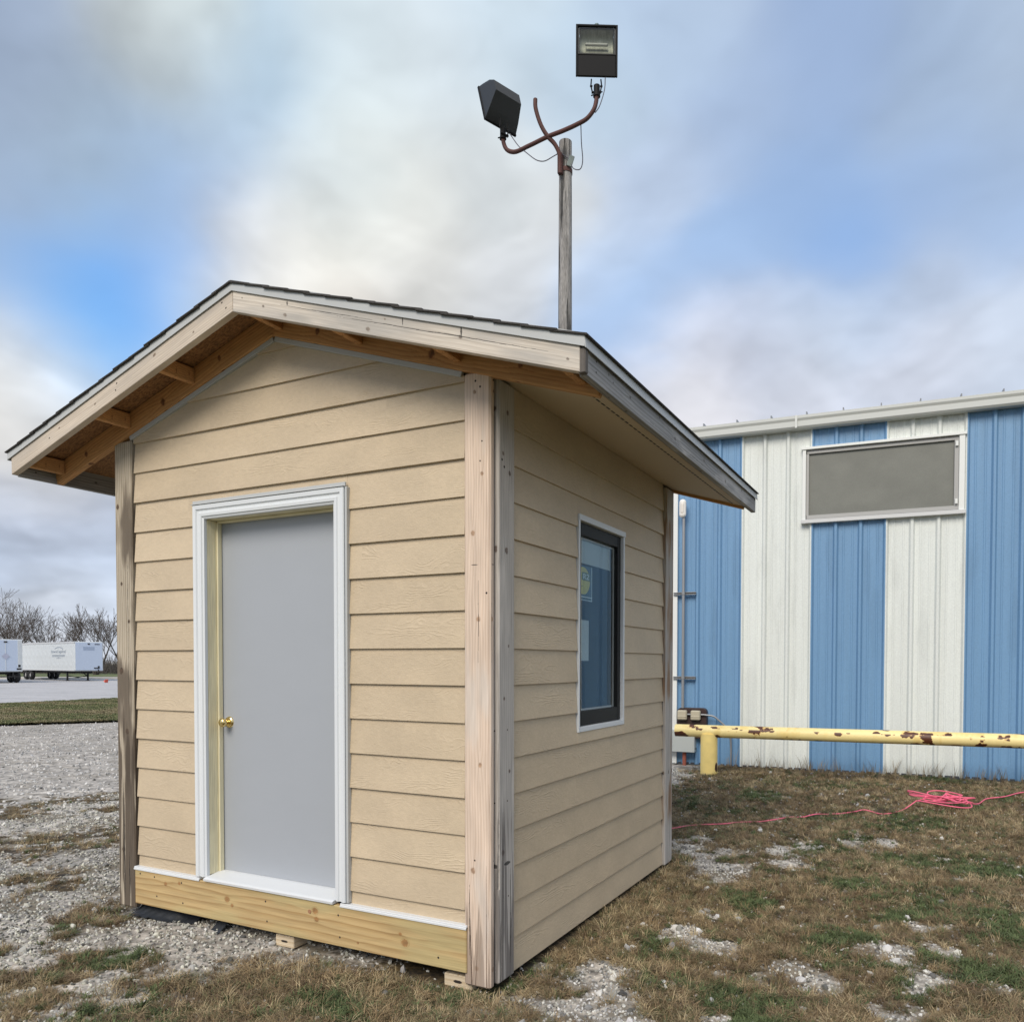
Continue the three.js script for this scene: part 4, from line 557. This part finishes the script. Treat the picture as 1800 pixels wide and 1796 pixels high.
{ // wall fittings at the building's left end
  const place = (o, u, y, off) => { o.position.copy(toWorld(u, y, off)); o.rotation.y = BR; };
  const metal = std({ color: rgb(0.30, 0.31, 0.32), roughness: 0.45, metalness: 0.5 }), grey = std({ color: rgb(0.33, 0.35, 0.35), roughness: 0.5 });
  const yl = (y) => y + 1.493;
  const cd = group('antenna_mast'); place(cd, -0.79, yl(-0.70), 0.10); tag(cd, 'thin metal mast with white oblong head fixed to blue wall', 'antenna');
  mesh('pipe', new THREE.CylinderGeometry(0.021, 0.021, 2.66, 12).translate(0, 1.33, 0), metal, cd);
  mesh('head', new THREE.CapsuleGeometry(0.05, 0.16, 8, 18).scale(1, 1, 0.8).translate(-0.012, 2.79, 0.02), std({ color: rgb(0.75, 0.73, 0.69), roughness: 0.4 }), cd);
  mesh('head_face', new THREE.CapsuleGeometry(0.026, 0.10, 6, 14).scale(1, 1, 0.5).translate(-0.012, 2.79, 0.053), std({ color: rgb(0.66, 0.63, 0.58), roughness: 0.5 }), cd);
  for (const y of [-0.275, 0.91]) mesh('strut', [cbox(0.32, 0.012, 0.035, 0.003, [0.01, y + 0.70 + 0.014, -0.04]), cbox(0.32, 0.012, 0.035, 0.003, [0.01, y + 0.70 - 0.014, -0.04]), cbox(0.32, 0.03, 0.006, 0.001, [0.01, y + 0.70, -0.055])], metal, cd);
  for (const y of [-0.275, 0.91]) mesh('pipe_clamp', new THREE.CylinderGeometry(0.027, 0.027, 0.035, 12).translate(0, y + 0.70, 0), metal, cd);
  const lb = group('twin_lamp_box'); place(lb, -0.66, yl(-1.12), 0.06); tag(lb, 'dark wall box with two small pale lamp heads above rail', 'lamp box');
  const bsh = new THREE.Shape(); { const w = 0.205, h = 0.42, r = 0.06; bsh.moveTo(-w, 0); bsh.lineTo(w, 0); bsh.lineTo(w, h - r); bsh.absarc(w - r, h - r, r, 0, Math.PI / 2); bsh.lineTo(-w + r, h); bsh.absarc(-w + r, h - r, r, Math.PI / 2, Math.PI); bsh.closePath(); }
  mesh('box', new THREE.ExtrudeGeometry(bsh, { depth: 0.09, bevelEnabled: true, bevelSize: 0.004, bevelThickness: 0.004, bevelSegments: 2 }).translate(0, 0, -0.05), std({ color: rgb(0.035, 0.018, 0.016), roughness: 0.5 }), lb);
  const lampM = std({ color: rgb(0.44, 0.40, 0.30), roughness: 0.5 });
  for (const x of [-0.125, 0.065]) mesh('lamp_head', [cbox(0.135, 0.135, 0.07, 0.014, [x, 0.325, 0.085]), cbox(0.125, 0.022, 0.074, 0.006, [x, 0.305, 0.088])], lampM, lb);
  mesh('arm', [rod([-0.06, 0.335, 0.075], [0.0, 0.335, 0.075], 0.012)], metal, lb);
  mesh('conduit', tube([[0.12, 0.335, 0.075], [0.22, 0.33, 0.06], [0.31, 0.315, 0.05], [0.38, 0.26, 0.04], [0.46, 0.19, 0.03], [0.52, 0.12, 0.02], [0.54, -0.05, 0.0], [0.54, -0.40, 0.0]], 0.013, 30, 8), metal, lb);
  const eb = group('electrical_box'); place(eb, -0.80, yl(-1.31), 0.05); tag(eb, 'pale grey electrical box under the end of the yellow rail', 'electrical box');
  mesh('enclosure', cbox(0.38, 0.30, 0.14, 0.006, [0, 0.15, 0.03]), std({ color: rgb(0.42, 0.45, 0.44), roughness: 0.5 }), eb); mesh('cover_lip', cbox(0.385, 0.012, 0.15, 0.003, [0, 0.0, 0.032]), grey, eb); mesh('hasp', cbox(0.012, 0.03, 0.02, 0.002, [0.196, 0.04, 0.02]), M.black, eb);
  mesh('riser', new THREE.CylinderGeometry(0.028, 0.028, 0.24, 12).translate(0.03, -0.12, 0.02), std({ color: rgb(0.30, 0.09, 0.06), roughness: 0.8 }), eb);
}

// ------------------------------------------------------------------ yellow pipe barrier
{
  const rp = tex(2048, 256, (i, j, c) => {
    const u = i / 2048 * 6.4, v = j / 256, n = fbm(u * 9 + 3, v * 6, 5), top = Math.exp(-(((v - 0.30 + 1) % 1 - 0.0) ** 2) / 0.002) , seam = Math.abs(v - 0.33), sc = sm(0.22, 0.02, seam);
    const chip = sm(0.60, 0.635, n + 0.13 * sc - 0.05 + 0.05 * noise(u * 40, v * 14)), halo = sm(0.54, 0.62, n + 0.13 * sc - 0.05);
    const g = 1 + 0.08 * (fbm(u * 2, v * 5, 3) - 0.5) + 0.04 * (noise(u * 60, v * 60) - 0.5), streak = sm(0.55, 0.75, fbm(u * 9, v * 1.2 + 5, 3));
    let r = 0.92 * g, q = 0.845 * g, b = 0.59 * g; r = lerp(r, 0.84, streak * 0.3); q = lerp(q, 0.71, streak * 0.35); b = lerp(b, 0.38, streak * 0.35);
    r = lerp(r, 0.70, halo * 0.6); q = lerp(q, 0.46, halo * 0.6); b = lerp(b, 0.22, halo * 0.6);
    r = lerp(r, 0.26 + 0.10 * noise(u * 50, v * 50), chip); q = lerp(q, 0.14 + 0.05 * noise(u * 50, v * 50), chip); b = lerp(b, 0.09, chip); c[0] = r; c[1] = q; c[2] = b;
  });
  const paint = std({ map: rp, roughness: 0.5 });
  const Rr = group('pipe_barrier', null, [-0.66, HG(-0.66, -6.62), -6.62]); Rr.rotation.y = BR * 0.95; tag(Rr, 'yellow steel pipe barrier with chipped rusty paint before metal building', 'barrier');
  const L = 6.4, ry = GY - 0.948 - Rr.position.y, rail = new THREE.CylinderGeometry(0.080, 0.080, L, 28, 1, false); rail.rotateZ(-Math.PI / 2); { const uv = rail.attributes.uv; for (let i = 0; i < uv.count; i++) { const a = uv.getX(i), b = uv.getY(i); uv.setXY(i, b, a + 0.08); } }
  rail.rotateZ(0.004); rail.translate(-0.44 + L / 2, ry + 0.012, 0); mesh('rail', rail, paint, Rr);
  const pt = tex(256, 256, (i, j, c) => { const u = i / 256, v = j / 256, g = 1 + 0.07 * (fbm(u * 9, v * 9, 3) - 0.5), ch = sm(1, 0.8, Math.hypot((u - 0.965 + (u < 0.4 ? 1 : 0)) / 0.055, (v - 0.30) / 0.11) + 0.5 * (fbm(u * 30, v * 30, 3) - 0.5)); c[0] = lerp(0.93 * g, 0.24, ch); c[1] = lerp(0.835 * g, 0.13, ch); c[2] = lerp(0.53 * g, 0.08, ch); });
  const pm = std({ map: pt, roughness: 0.5 });
  for (const x of [0, 4.9]) { const h = ry - 0.03, g = new THREE.CylinderGeometry(0.108, 0.110, h + 0.1, 28, 1).rotateY(1.5); g.translate(x, h / 2 - 0.05, 0.0); mesh('post', g, pm, Rr); }
}

// ------------------------------------------------------------------ extension cord
{
  const gp = (px, py, up = 0.02) => { let y = 0.03, p; for (let k = 0; k < 4; k++) { p = onY(px, py, y); y = HG(p.x, p.z) + up; } p.y = y; return p; };
  const pts = [[1120, 1462], [1180, 1456], [1212, 1451], [1240, 1449], [1270, 1448], [1300, 1445], [1335, 1444], [1360, 1440], [1392, 1435.5], [1410, 1436], [1433, 1431]].map((q, i) => gp(q[0], q[1], i % 3 === 1 ? 0.024 : 0.008));
  pts.push(...[[1450, 1431, 0.0], [1475, 1430, 0.012], [1505, 1425, 0.022], [1520, 1423, 0.026], [1550, 1426, 0.010], [1585, 1424, 0.006]].map((q) => gp(...q)));
  const c = gp(1660, 1413, 0.03);
  for (let k = 0; k < 150; k++) { const a = k * 0.38, loop = Math.floor(a / (Math.PI * 2)), ra = 0.165 + 0.10 * Math.sin(loop * 2.3 + 1), rb = 0.13 + 0.08 * Math.cos(loop * 1.7), ox = 0.12 * Math.sin(loop * 1.9), oz = 0.09 * Math.cos(loop * 2.6); pts.push(new THREE.Vector3(c.x + ox - ra * Math.cos(a + loop * 0.3), c.y + 0.012 + loop * 0.007 + 0.035 * (0.5 + 0.5 * Math.sin(a * 1.7 + loop)), c.z + oz + rb * Math.sin(a))); }
  pts.push(...[[1716, 1410, 0.03], [1735, 1404, 0.03], [1765, 1400, 0.035], [1795, 1393, 0.035], [1850, 1388, 0.03]].map((q) => gp(...q)));
  tag(mesh('extension_cord', tube(pts, 0.0058, 900, 6), std({ color: rgb(0.85, 0.15, 0.25), roughness: 0.5 })), 'pink extension cord trailing across the turf into a loose coil', 'cord');
}

// ------------------------------------------------------------------ truck trailers, cone
{
  const th = Math.atan2(0.985, 0.172), wht = std({ color: rgb(0.66, 0.70, 0.72), roughness: 0.45, map: tex(256, 256, (i, j, c) => { const a = 0.93 + 0.09 * (fbm(i / 30, j / 60, 3) - 0.5); c[0] = c[1] = c[2] = a; }) }), noseM = std({ color: rgb(0.50, 0.58, 0.71), roughness: 0.4 }), rail = std({ color: rgb(0.50, 0.51, 0.52), roughness: 0.4 }), rubber = std({ color: rgb(0.018, 0.018, 0.019), roughness: 0.8 });
  const logo = (sub) => { const cv = document.createElement('canvas'); cv.width = 512; cv.height = 320; const q = cv.getContext('2d'); q.clearRect(0, 0, 512, 320); q.fillStyle = '#7f8a98'; q.strokeStyle = '#7f8a98'; q.lineWidth = 16; q.beginPath(); q.ellipse(270, 92, 150, 64, 0, Math.PI * 1.12, Math.PI * 1.93); q.stroke(); q.font = 'bold 88px serif'; q.textAlign = 'center'; q.fillText('IowaCapital', 256, 160); if (sub) { q.fillRect(30, 204, 452, 12); q.fillRect(30, 232, 452, 16); q.fillRect(230, 262, 60, 10); q.fillRect(180, 284, 170, 8); } const t = new THREE.CanvasTexture(cv); t.colorSpace = THREE.SRGBColorSpace; return t; };
  const trailer = (px, depth, label, rearFacing) => {
    const k = at(px, 1190, depth), T = group('semi_trailer', null, [k.x, HB(k.x, k.z) - 0.014, k.z]); T.rotation.y = th; tag(T, label, 'trailer', 'box trailers parked on the lot');
    const W = 2.55, L = 14.3, b = 0.98, t = 3.84;
    mesh('box_body', cbox(W, t - b, L, 0.05, [W / 2, (t + b) / 2, -L / 2]), wht, T);
    mesh('end_face', cbox(W - 0.16, t - b - 0.16, 0.03, 0.01, [W / 2, (t + b) / 2, 0.012]), noseM, T);
    mesh('top_rail', [cbox(0.05, 0.16, L, 0.01, [-0.012, t - 0.09, -L / 2]), cbox(0.05, 0.12, L, 0.01, [-0.012, b + 0.06, -L / 2])], rail, T);
    mesh('underframe', cbox(1.0, 0.22, L - 1, 0.02, [W / 2, b - 0.12, -L / 2]), rubber, T);
    const wheelZ = rearFacing ? [-1.0, -2.25] : [-10.9, -12.1];
    for (const z of wheelZ) for (const x of [0.16, W - 0.16]) { const w = group('wheel', T, [x, 0.5, z]); mesh('tyre', new THREE.TorusGeometry(0.36, 0.145, 10, 28).rotateY(Math.PI / 2).scale(1.5, 1, 1), rubber, w); mesh('rim', new THREE.CylinderGeometry(0.26, 0.26, 0.18, 20).rotateZ(Math.PI / 2), std({ color: rgb(0.6, 0.6, 0.58), roughness: 0.4 }), w); }
    if (rearFacing) {
      mesh('door_seam', cbox(0.05, t - b - 0.2, 0.02, 0.004, [W / 2, (t + b) / 2, 0.035]), wht, T);
      mesh('placard', cbox(0.42, 0.42, 0.01, 0.002).rotateZ(Math.PI / 4).translate(W / 2, 2.35, 0.055), std({ color: rgb(0.42, 0.44, 0.55), roughness: 0.6 }), T);
      mesh('marker_lamp', cbox(0.26, 0.12, 0.03, 0.02, [W / 2, t - 0.24, 0.04]), rubber, T);
      for (const [x, y, w, h] of [[2.28, b + 0.52, 0.18, 0.22], [2.26, b + 0.25, 0.36, 0.14], [2.28, b - 0.02, 0.14, 0.12]]) mesh('latch', cbox(w, h, 0.04, 0.01, [x, y, 0.045]), rubber, T);
      mesh('bumper_bar', [cbox(W - 0.3, 0.10, 0.10, 0.01, [W / 2, 0.55, -0.1]), cbox(0.1, 0.5, 0.1, 0.01, [0.7, 0.75, -0.1]), cbox(0.1, 0.5, 0.1, 0.01, [W - 0.7, 0.75, -0.1])], rubber, T);
      mesh('corner_post', cbox(0.34, t - b - 0.1, 0.03, 0.01, [W - 0.2, (t + b) / 2, 0.034]), wht, T);
    } else {
      mesh('side_logo', new THREE.PlaneGeometry(3.4, 1.35).rotateY(-Math.PI / 2).translate(-0.008, 2.75, -3.7), std({ map: logo(true), roughness: 0.5, transparent: true }), T);
      mesh('nose_logo', cbox(1.0, 0.34, 0.01, 0.004, [1.25, 3.18, 0.035]), std({ color: rgb(0.33, 0.40, 0.52), roughness: 0.6 }), T);
      mesh('marker_lamp', [cbox(0.2, 0.12, 0.03, 0.02, [1.25, t - 0.22, 0.04])], rubber, T);
      mesh('number_plate', cbox(0.46, 0.07, 0.02, 0.004, [2.0, t - 0.24, 0.04]), rubber, T);
      mesh('hose_couplings', [cbox(0.5, 0.1, 0.06, 0.02, [1.95, b + 0.28, 0.05]), cbox(0.14, 0.26, 0.08, 0.02, [2.12, b + 0.36, 0.05]), cbox(0.1, 0.2, 0.06, 0.02, [2.1, b + 0.06, 0.05])], rubber, T);
      for (const x of [0.35, W - 0.35]) mesh('landing_leg', [cbox(0.14, 0.95, 0.14, 0.01, [x, 0.47, -2.6]), cbox(0.3, 0.04, 0.3, 0.01, [x, 0.02, -2.6])], rubber, T);
      mesh('leg_brace', [rod([0.35, 0.5, -2.6], [W / 2, 0.32, -2.6], 0.04), rod([W - 0.35, 0.5, -2.6], [W / 2, 0.32, -2.6], 0.04), rod([W - 0.35, 0.4, -2.6], [W - 0.35, 0.95, -4.2], 0.05)], rubber, T);
    }
    return T;
  };
  trailer(131, 74, 'white box trailer with logo on its side, nose towards the lot', false);
  trailer(-21, 66, 'white box trailer with rear doors and dark placard', true);
  const q = onY(184, 1199, -0.31), cg = group('traffic_cone', null, [q.x, HB(q.x, q.z) - 0.014, q.z]); cg.scale.setScalar(0.5); tag(cg, 'small orange traffic cone tipped over near the trailer nose', 'traffic cone');
  mesh('cone', new THREE.CylinderGeometry(0.05, 0.26, 0.8, 16).rotateZ(1.25).translate(0, 0.24, 0), std({ color: rgb(0.60, 0.10, 0.06), roughness: 0.6 }), cg); mesh('base', cbox(0.06, 0.6, 0.6, 0.01).rotateZ(-0.3).translate(0.42, 0.3, 0), std({ color: rgb(0.60, 0.10, 0.06), roughness: 0.6 }), cg);
}
// kerb and pale strip along the far side of the lot
{
  const strip = (d0, d1, lift, h, name, mat, label, cat) => { const a = at(-500, 1165, d0), b = at(700, 1165, d0), c = at(700, 1165, d1), d = at(-500, 1165, d1); return poly(name, [[a.x, a.z], [b.x, b.z], [c.x, c.z], [d.x, d.z]], lift, mat, label, cat, 8); };
  strip(84.5, 91, 0.06, 0, 'far_pavement', std({ color: rgb(0.52, 0.49, 0.43), roughness: 0.9 }), 'pale pavement strip behind the trailers', 'pavement');
  strip(91, 170, 0.10, 0, 'far_field', std({ color: rgb(0.115, 0.135, 0.05), roughness: 1 }), 'green field behind the truck lot', 'grass');
  const a = at(-500, 1165, 84.3), b = at(700, 1165, 84.3), g = cbox(a.distanceTo(b), 0.13, 0.2, 0.01); const k = mesh('kerb', g, std({ color: rgb(0.42, 0.40, 0.36), roughness: 0.9 }), null, [(a.x + b.x) / 2, -0.33 + 0.04, (a.z + b.z) / 2]); k.rotation.y = Math.atan2(-(b.z - a.z), b.x - a.x); tag(k, 'concrete kerb along the far edge of the lot', 'kerb', null, 'structure');
}

// ------------------------------------------------------------------ bare trees
{
  const bark = std({ color: rgb(0.062, 0.052, 0.046), roughness: 0.95 }), twig = std({ color: rgb(0.105, 0.088, 0.080), roughness: 0.95 });
  const seg = (a, b, r0, r1, n) => { const L = a.distanceTo(b), g = new THREE.CylinderGeometry(r1, r0, L, n, 1, true); g.applyQuaternion(new THREE.Quaternion().setFromUnitVectors(new THREE.Vector3(0, 1, 0), b.clone().sub(a).normalize())); g.translate((a.x + b.x) / 2, (a.y + b.y) / 2, (a.z + b.z) / 2); return g; };
  const tree = (px, depth, Ht, stems, spread, label) => {
    const k = at(px, 1165, depth), y0 = HB(k.x, k.z) + 0.05, T = group('bare_tree', null, [k.x, y0, k.z]); tag(T, label, 'tree', 'bare trees behind the trailers');
    const big = [], small = [];
    const grow = (p, dir, len, r, lv) => {
      const steps = lv < 2 ? 3 : 2; let q = p.clone(), d = dir.clone(), rc = r;
      for (let s = 0; s < steps; s++) {
        d.x += rr(-0.14, 0.14); d.z += rr(-0.14, 0.14); d.y += 0.05; d.normalize();
        const e = q.clone().addScaledVector(d, len / steps), r1 = Math.max(0.016, rc * 0.78); (lv < 2 ? big : small).push(seg(q, e, rc, r1, lv < 2 ? 6 : 3));
        if (lv < 4 && (s > 0 || lv > 0)) { const nb = lv > 1 ? (rnd() < 0.25 ? 2 : 1) : (rnd() < 0.6 ? 2 : 1); for (let b = 0; b < nb; b++) { const ax = new THREE.Vector3(rr(-1, 1), rr(-0.3, 0.5), rr(-1, 1)).normalize(), nd = d.clone().addScaledVector(ax, rr(0.45, 0.85)).normalize(); nd.y = Math.max(nd.y, 0.12); grow(e, nd, len * rr(0.46, 0.68), r1 * 0.66, lv + 1); } }
        q = e; rc = r1;
      }
      if (lv < 4) grow(q, d, len * 0.62, rc * 0.8, lv + 1);
    };
    for (let s = 0; s < stems; s++) { const a = s / stems * Math.PI * 2 + rr(0, 1), d = new THREE.Vector3(Math.cos(a) * spread, 1, Math.sin(a) * spread).normalize(); grow(new THREE.Vector3(Math.cos(a) * 0.15, 0, Math.sin(a) * 0.15), d, Ht * 0.34 * rr(0.85, 1.1), 0.17 * rr(0.8, 1.1), 0); }
    mesh('trunk', big, bark, T); mesh('crown', small, twig, T);
  };
  tree(14, 100, 14.2, 4, 0.50, 'tall vase-shaped bare tree behind the trailer with rear doors');
  tree(62, 122, 12.0, 3, 0.5, 'smaller bare tree behind the middle of the logo trailer');
  tree(100, 106, 12.2, 4, 0.52, 'forked bare tree rising behind the trailer logo');
  tree(168, 104, 11.6, 4, 0.5, 'bare tree with dark trunk beside the trailer nose');
  tree(222, 112, 12.2, 3, 0.5, 'bare tree standing over the dark brush');
  tree(-60, 108, 14, 3, 0.5, 'bare tree beyond the rear-door trailer');
  // brush behind: uncountable thin stems
  const st = seg(new THREE.Vector3(0, 0, 0), new THREE.Vector3(0.12, 1, 0), 0.03, 0.008, 3), N = 4200, im = new THREE.InstancedMesh(st, std({ color: rgb(0.12, 0.105, 0.095), roughness: 1 }), N); im.name = 'brush_thicket';
  const o = new THREE.Object3D(); for (let i = 0; i < N; i++) { const p = at(rr(-120, 420), 1165, rr(112, 132)); o.position.set(p.x, HB(p.x, p.z), p.z); o.rotation.set(rr(-0.5, 0.5), rr(0, 6.28), rr(-0.5, 0.5)); const px = 1; o.scale.set(1.3, rr(1.0, 3.4), 1.3); o.updateMatrix(); im.setMatrixAt(i, o.matrix); }
  im.castShadow = im.receiveShadow = true; scene.add(im); tag(im, 'dense leafless brush along the far field edge', 'brush', null, 'stuff');
}

// ------------------------------------------------------------------ gravel stones, turf and weeds (too many to count)
{
  const inShed = (x, z) => x > -2.58 && x < 0.19 && z < 0.06 && z > -2.63, inB = (x, z) => { const dx = x - BP[0], dz = z - BP[2]; return dx * Math.sin(BR) + dz * Math.cos(BR) < 0.05 && dx > -1.2; };
  const o = new THREE.Object3D(), col = new THREE.Color();
  const fwd = Math.atan2(-Math.cos(CAM.yaw), -Math.sin(CAM.yaw));
  const sample = (d0, d1) => { const d = lerp(d0, d1, Math.pow(rnd(), 1.15)), a = fwd + rr(-0.95, 0.95); return [CP.x + d * Math.cos(a), CP.z + d * Math.sin(a), d]; };
  const inst = (name, geo, mat, list, label, cat) => { const im = new THREE.InstancedMesh(geo, mat, list.length); im.name = name; list.forEach(([m, c], i) => { im.setMatrixAt(i, m); im.setColorAt(i, c); }); im.castShadow = im.receiveShadow = true; scene.add(im); tag(im, label, cat, null, 'stuff'); };
  const sg = new THREE.IcosahedronGeometry(1, 0); { const p = sg.attributes.position, J = new Map(); for (let i = 0; i < p.count; i++) { const k = [p.getX(i), p.getY(i), p.getZ(i)].map((v) => v.toFixed(2)).join(); if (!J.has(k)) J.set(k, rr(0.75, 1.25)); const q = J.get(k); p.setXYZ(i, p.getX(i) * q, p.getY(i) * q * 0.7, p.getZ(i) * q); } sg.computeVertexNormals(); }
  const stones = [];
  for (let i = 0; i < 230000; i++) {
    const [x, z, d] = sample(1.6, 10.5); if (inShed(x, z) && z < -0.35 || inB(x, z)) continue; if (x < YX0 + 0.2 || x > YX1 - 0.1 || z > YZ1 - 0.1) continue;
    const [g] = coverG(x, z); if (g < 0.18 + 1.0 * Math.pow(rnd(), 0.7) && rnd() > 0.12) continue; if (x < -0.7 && rnd() < 0.4 * sm(0.45, 0.7, fbm(x * 2.2, z * 2.2 + 5, 3))) continue;
    const left = x < -0.7, r = (rnd() < 0.012 ? rr(0.013, 0.024) : left ? rr(0.0035, 0.0105) : rr(0.0028, 0.0088)) * (1 + d * 0.02); o.position.set(x, HG(x, z) + r * 0.30, z); o.rotation.set(rr(0, 6), rr(0, 6), rr(0, 6)); o.scale.set(r, r * rr(0.7, 1), r * rr(0.7, 1.1)); o.updateMatrix();
    const t = rnd(), w = (t < 0.42 ? rr(0.40, 0.66) : t < 0.74 ? rr(0.23, 0.42) : rr(0.06, 0.22)) * (left ? 0.97 : 1.05); const warm = left ? rr(0.82, 0.96) : rr(0.88, 1); col.setRGB(w, w * (0.985 - 0.02 * (1 - warm)), w * warm * 0.98); stones.push([o.matrix.clone(), col.clone()]);
  }
  for (let i = 0; i < 60000; i++) { const [x, z, d] = sample(8, 24); if (x > YX0 + 0.5 || x < LX0 + 1 || z > 6 || rnd() > 0.45 * fbm(x * 1.3, z * 1.3, 2) + 0.25) continue; const r = rr(0.008, 0.022); o.position.set(x, HB(x, z) - 0.022 + r * 0.3, z); o.rotation.set(rr(0, 6), rr(0, 6), rr(0, 6)); o.scale.set(r * 1.2, r * 0.7, r); o.updateMatrix(); const w = rnd() < 0.7 ? rr(0.40, 0.62) : rr(0.16, 0.34); col.setRGB(w, w * 0.985, w * 0.95); stones.push([o.matrix.clone(), col.clone()]); }
  inst('gravel_stones', sg, std({ roughness: 0.9 }), stones, 'loose white limestone gravel scattered over the yard', 'gravel');
  const tuft = (n, l0, l1, w, t0, t1) => { const p = []; for (let i = 0; i < n; i++) { const a = rr(0, 6.283), L = rr(l0, l1), t = rr(t0, t1), bx = rr(-0.02, 0.02), bz = rr(-0.02, 0.02), dx = Math.cos(a), dz = Math.sin(a), px = -dz * w, pz = dx * w; const m = [bx + dx * L * 0.5 * Math.sin(t * 0.8), L * 0.5 * Math.cos(t * 0.8), bz + dz * L * 0.5 * Math.sin(t * 0.8)], e = [bx + dx * L * Math.sin(t), L * Math.cos(t) , bz + dz * L * Math.sin(t)]; p.push(bx - px, -0.005, bz - pz, bx + px, -0.005, bz + pz, m[0] - px, m[1], m[2] - pz, bx + px, -0.005, bz + pz, m[0] + px, m[1], m[2] + pz, m[0] - px, m[1], m[2] - pz, m[0] - px, m[1], m[2] - pz, m[0] + px, m[1], m[2] + pz, ...e); } const g = new THREE.BufferGeometry(); g.setAttribute('position', new THREE.Float32BufferAttribute(p, 3)); g.computeVertexNormals(); return g; };
  const dryA = tuft(24, 0.03, 0.10, 0.0013, 1.05, 1.54), dryB = tuft(14, 0.03, 0.09, 0.0013, 0.35, 1.3), weed = tuft(26, 0.02, 0.065, 0.0028, 0.4, 1.35);
  const la = [], lb = [], lw = [];
  for (let i = 0; i < 130000; i++) {
    const [x, z, d] = sample(1.6, 10.8); if (inShed(x, z) || inB(x, z) || x < YX0 + 0.2 || x > YX1 - 0.1 || z > YZ1 - 0.1) continue;
    const [g, v] = coverG(x, z), n = fbm(x * 3 + 5, z * 3, 3); if (g > 0.15 + 0.75 * rnd()) continue;
    if (x < -2.7 && z < 0 && rnd() < 0.6) continue;
    o.position.set(x, HG(x, z), z); o.rotation.set(rr(-0.25, 0.25), rr(0, 6.28), rr(-0.25, 0.25)); const s = rr(0.5, 1.05) * (0.6 + 0.6 * n); o.scale.set(s, s, s); o.updateMatrix();
    const gr = rnd() < v * 0.9 + 0.05;
    if (gr) { const q = rr(0.7, 1.35); col.setRGB(0.082 * q, 0.110 * q, 0.042 * q); if (rnd() < 0.75) lw.push([o.matrix.clone(), col.clone()]); else lb.push([o.matrix.clone(), col.clone()]); }
    else { const t = rnd(), q = rr(0.7, 1.25), y = sm(0.35, 0.65, fbm(x * 1.4 + 60, z * 1.4, 3)); if (t < 0.40) col.setRGB(0.27 * q, 0.195 * q, 0.105 * q); else if (t < 0.52 + 0.16 * y) col.setRGB(0.44 * q, 0.35 * q, 0.205 * q); else if (t < 0.86) col.setRGB(0.155 * q, 0.108 * q, 0.062 * q); else col.setRGB(0.14 * q, 0.135 * q, 0.062 * q); (rnd() < 0.8 ? la : lb).push([o.matrix.clone(), col.clone()]); }
  }
  const bl = std({ roughness: 0.9, side: THREE.DoubleSide });
  inst('matted_dry_grass', dryA, bl, la, 'matted brown dry grass over the yard', 'dry grass'); inst('standing_dry_grass', dryB, bl, lb, 'loose straw-coloured grass blades over the yard', 'dry grass'); inst('green_weeds', weed, bl, lw, 'green weeds growing in patches of the yard', 'weeds');
  // taller dead stalks along the foot of the metal building, verge tufts
  const stalk = tuft(7, 0.10, 0.30, 0.0022, 0.05, 0.55), ls = [];
  for (let i = 0; i < 150; i++) { const p = toWorld(rr(-0.2, 6), 0, rr(0.05, 0.22)); o.position.set(p.x, HG(p.x, p.z), p.z); o.rotation.set(0, rr(0, 6.28), 0); const s = rr(0.4, 1.2); o.scale.set(s, s, s); o.updateMatrix(); col.setRGB(0.26, 0.20, 0.12).multiplyScalar(rr(0.6, 1.3)); ls.push([o.matrix.clone(), col.clone()]); }
  inst('dead_stalks', stalk, bl, ls, 'dead weed stalks along the foot of the metal building', 'dead weeds');
  const vt = tuft(22, 0.03, 0.075, 0.004, 0.5, 1.45), lv = [];
  for (let i = 0; i < 34000; i++) { const u = rr(-1.5, 3.4), v = rnd(), a = ext(vN0, vN1, u), b = ext(vF0, vF1, u * 0.6), x = lerp(a[0], b[0], v), z = lerp(a[1], b[1], v); o.position.set(x, HB(x, z) + 0.03, z); o.rotation.set(0, rr(0, 6.28), 0); const s = rr(0.5, 1.2); o.scale.set(s * 1.6, s * 0.8, s * 1.6); o.updateMatrix(); const q = rr(0.7, 1.3), dry = rnd() < 0.15 + 0.75 * sm(0.4, 0.65, fbm(x * 0.8, z * 0.8, 3)); col.setRGB((dry ? 0.25 : 0.13) * q, (dry ? 0.21 : 0.145) * q, (dry ? 0.115 : 0.055) * q); lv.push([o.matrix.clone(), col.clone()]); }
  inst('verge_grass', vt, bl, lv, 'short green grass of the strip between the lots', 'grass');
}
renderScene();
function renderScene() {
  const renderer = new THREE.WebGLRenderer({ antialias: true });
  renderer.shadowMap.enabled = true; renderer.toneMapping = THREE.LinearToneMapping; renderer.toneMappingExposure = EXPOSURE; renderer.setSize(1024, 1021);
  renderer.render(scene, camera);
}
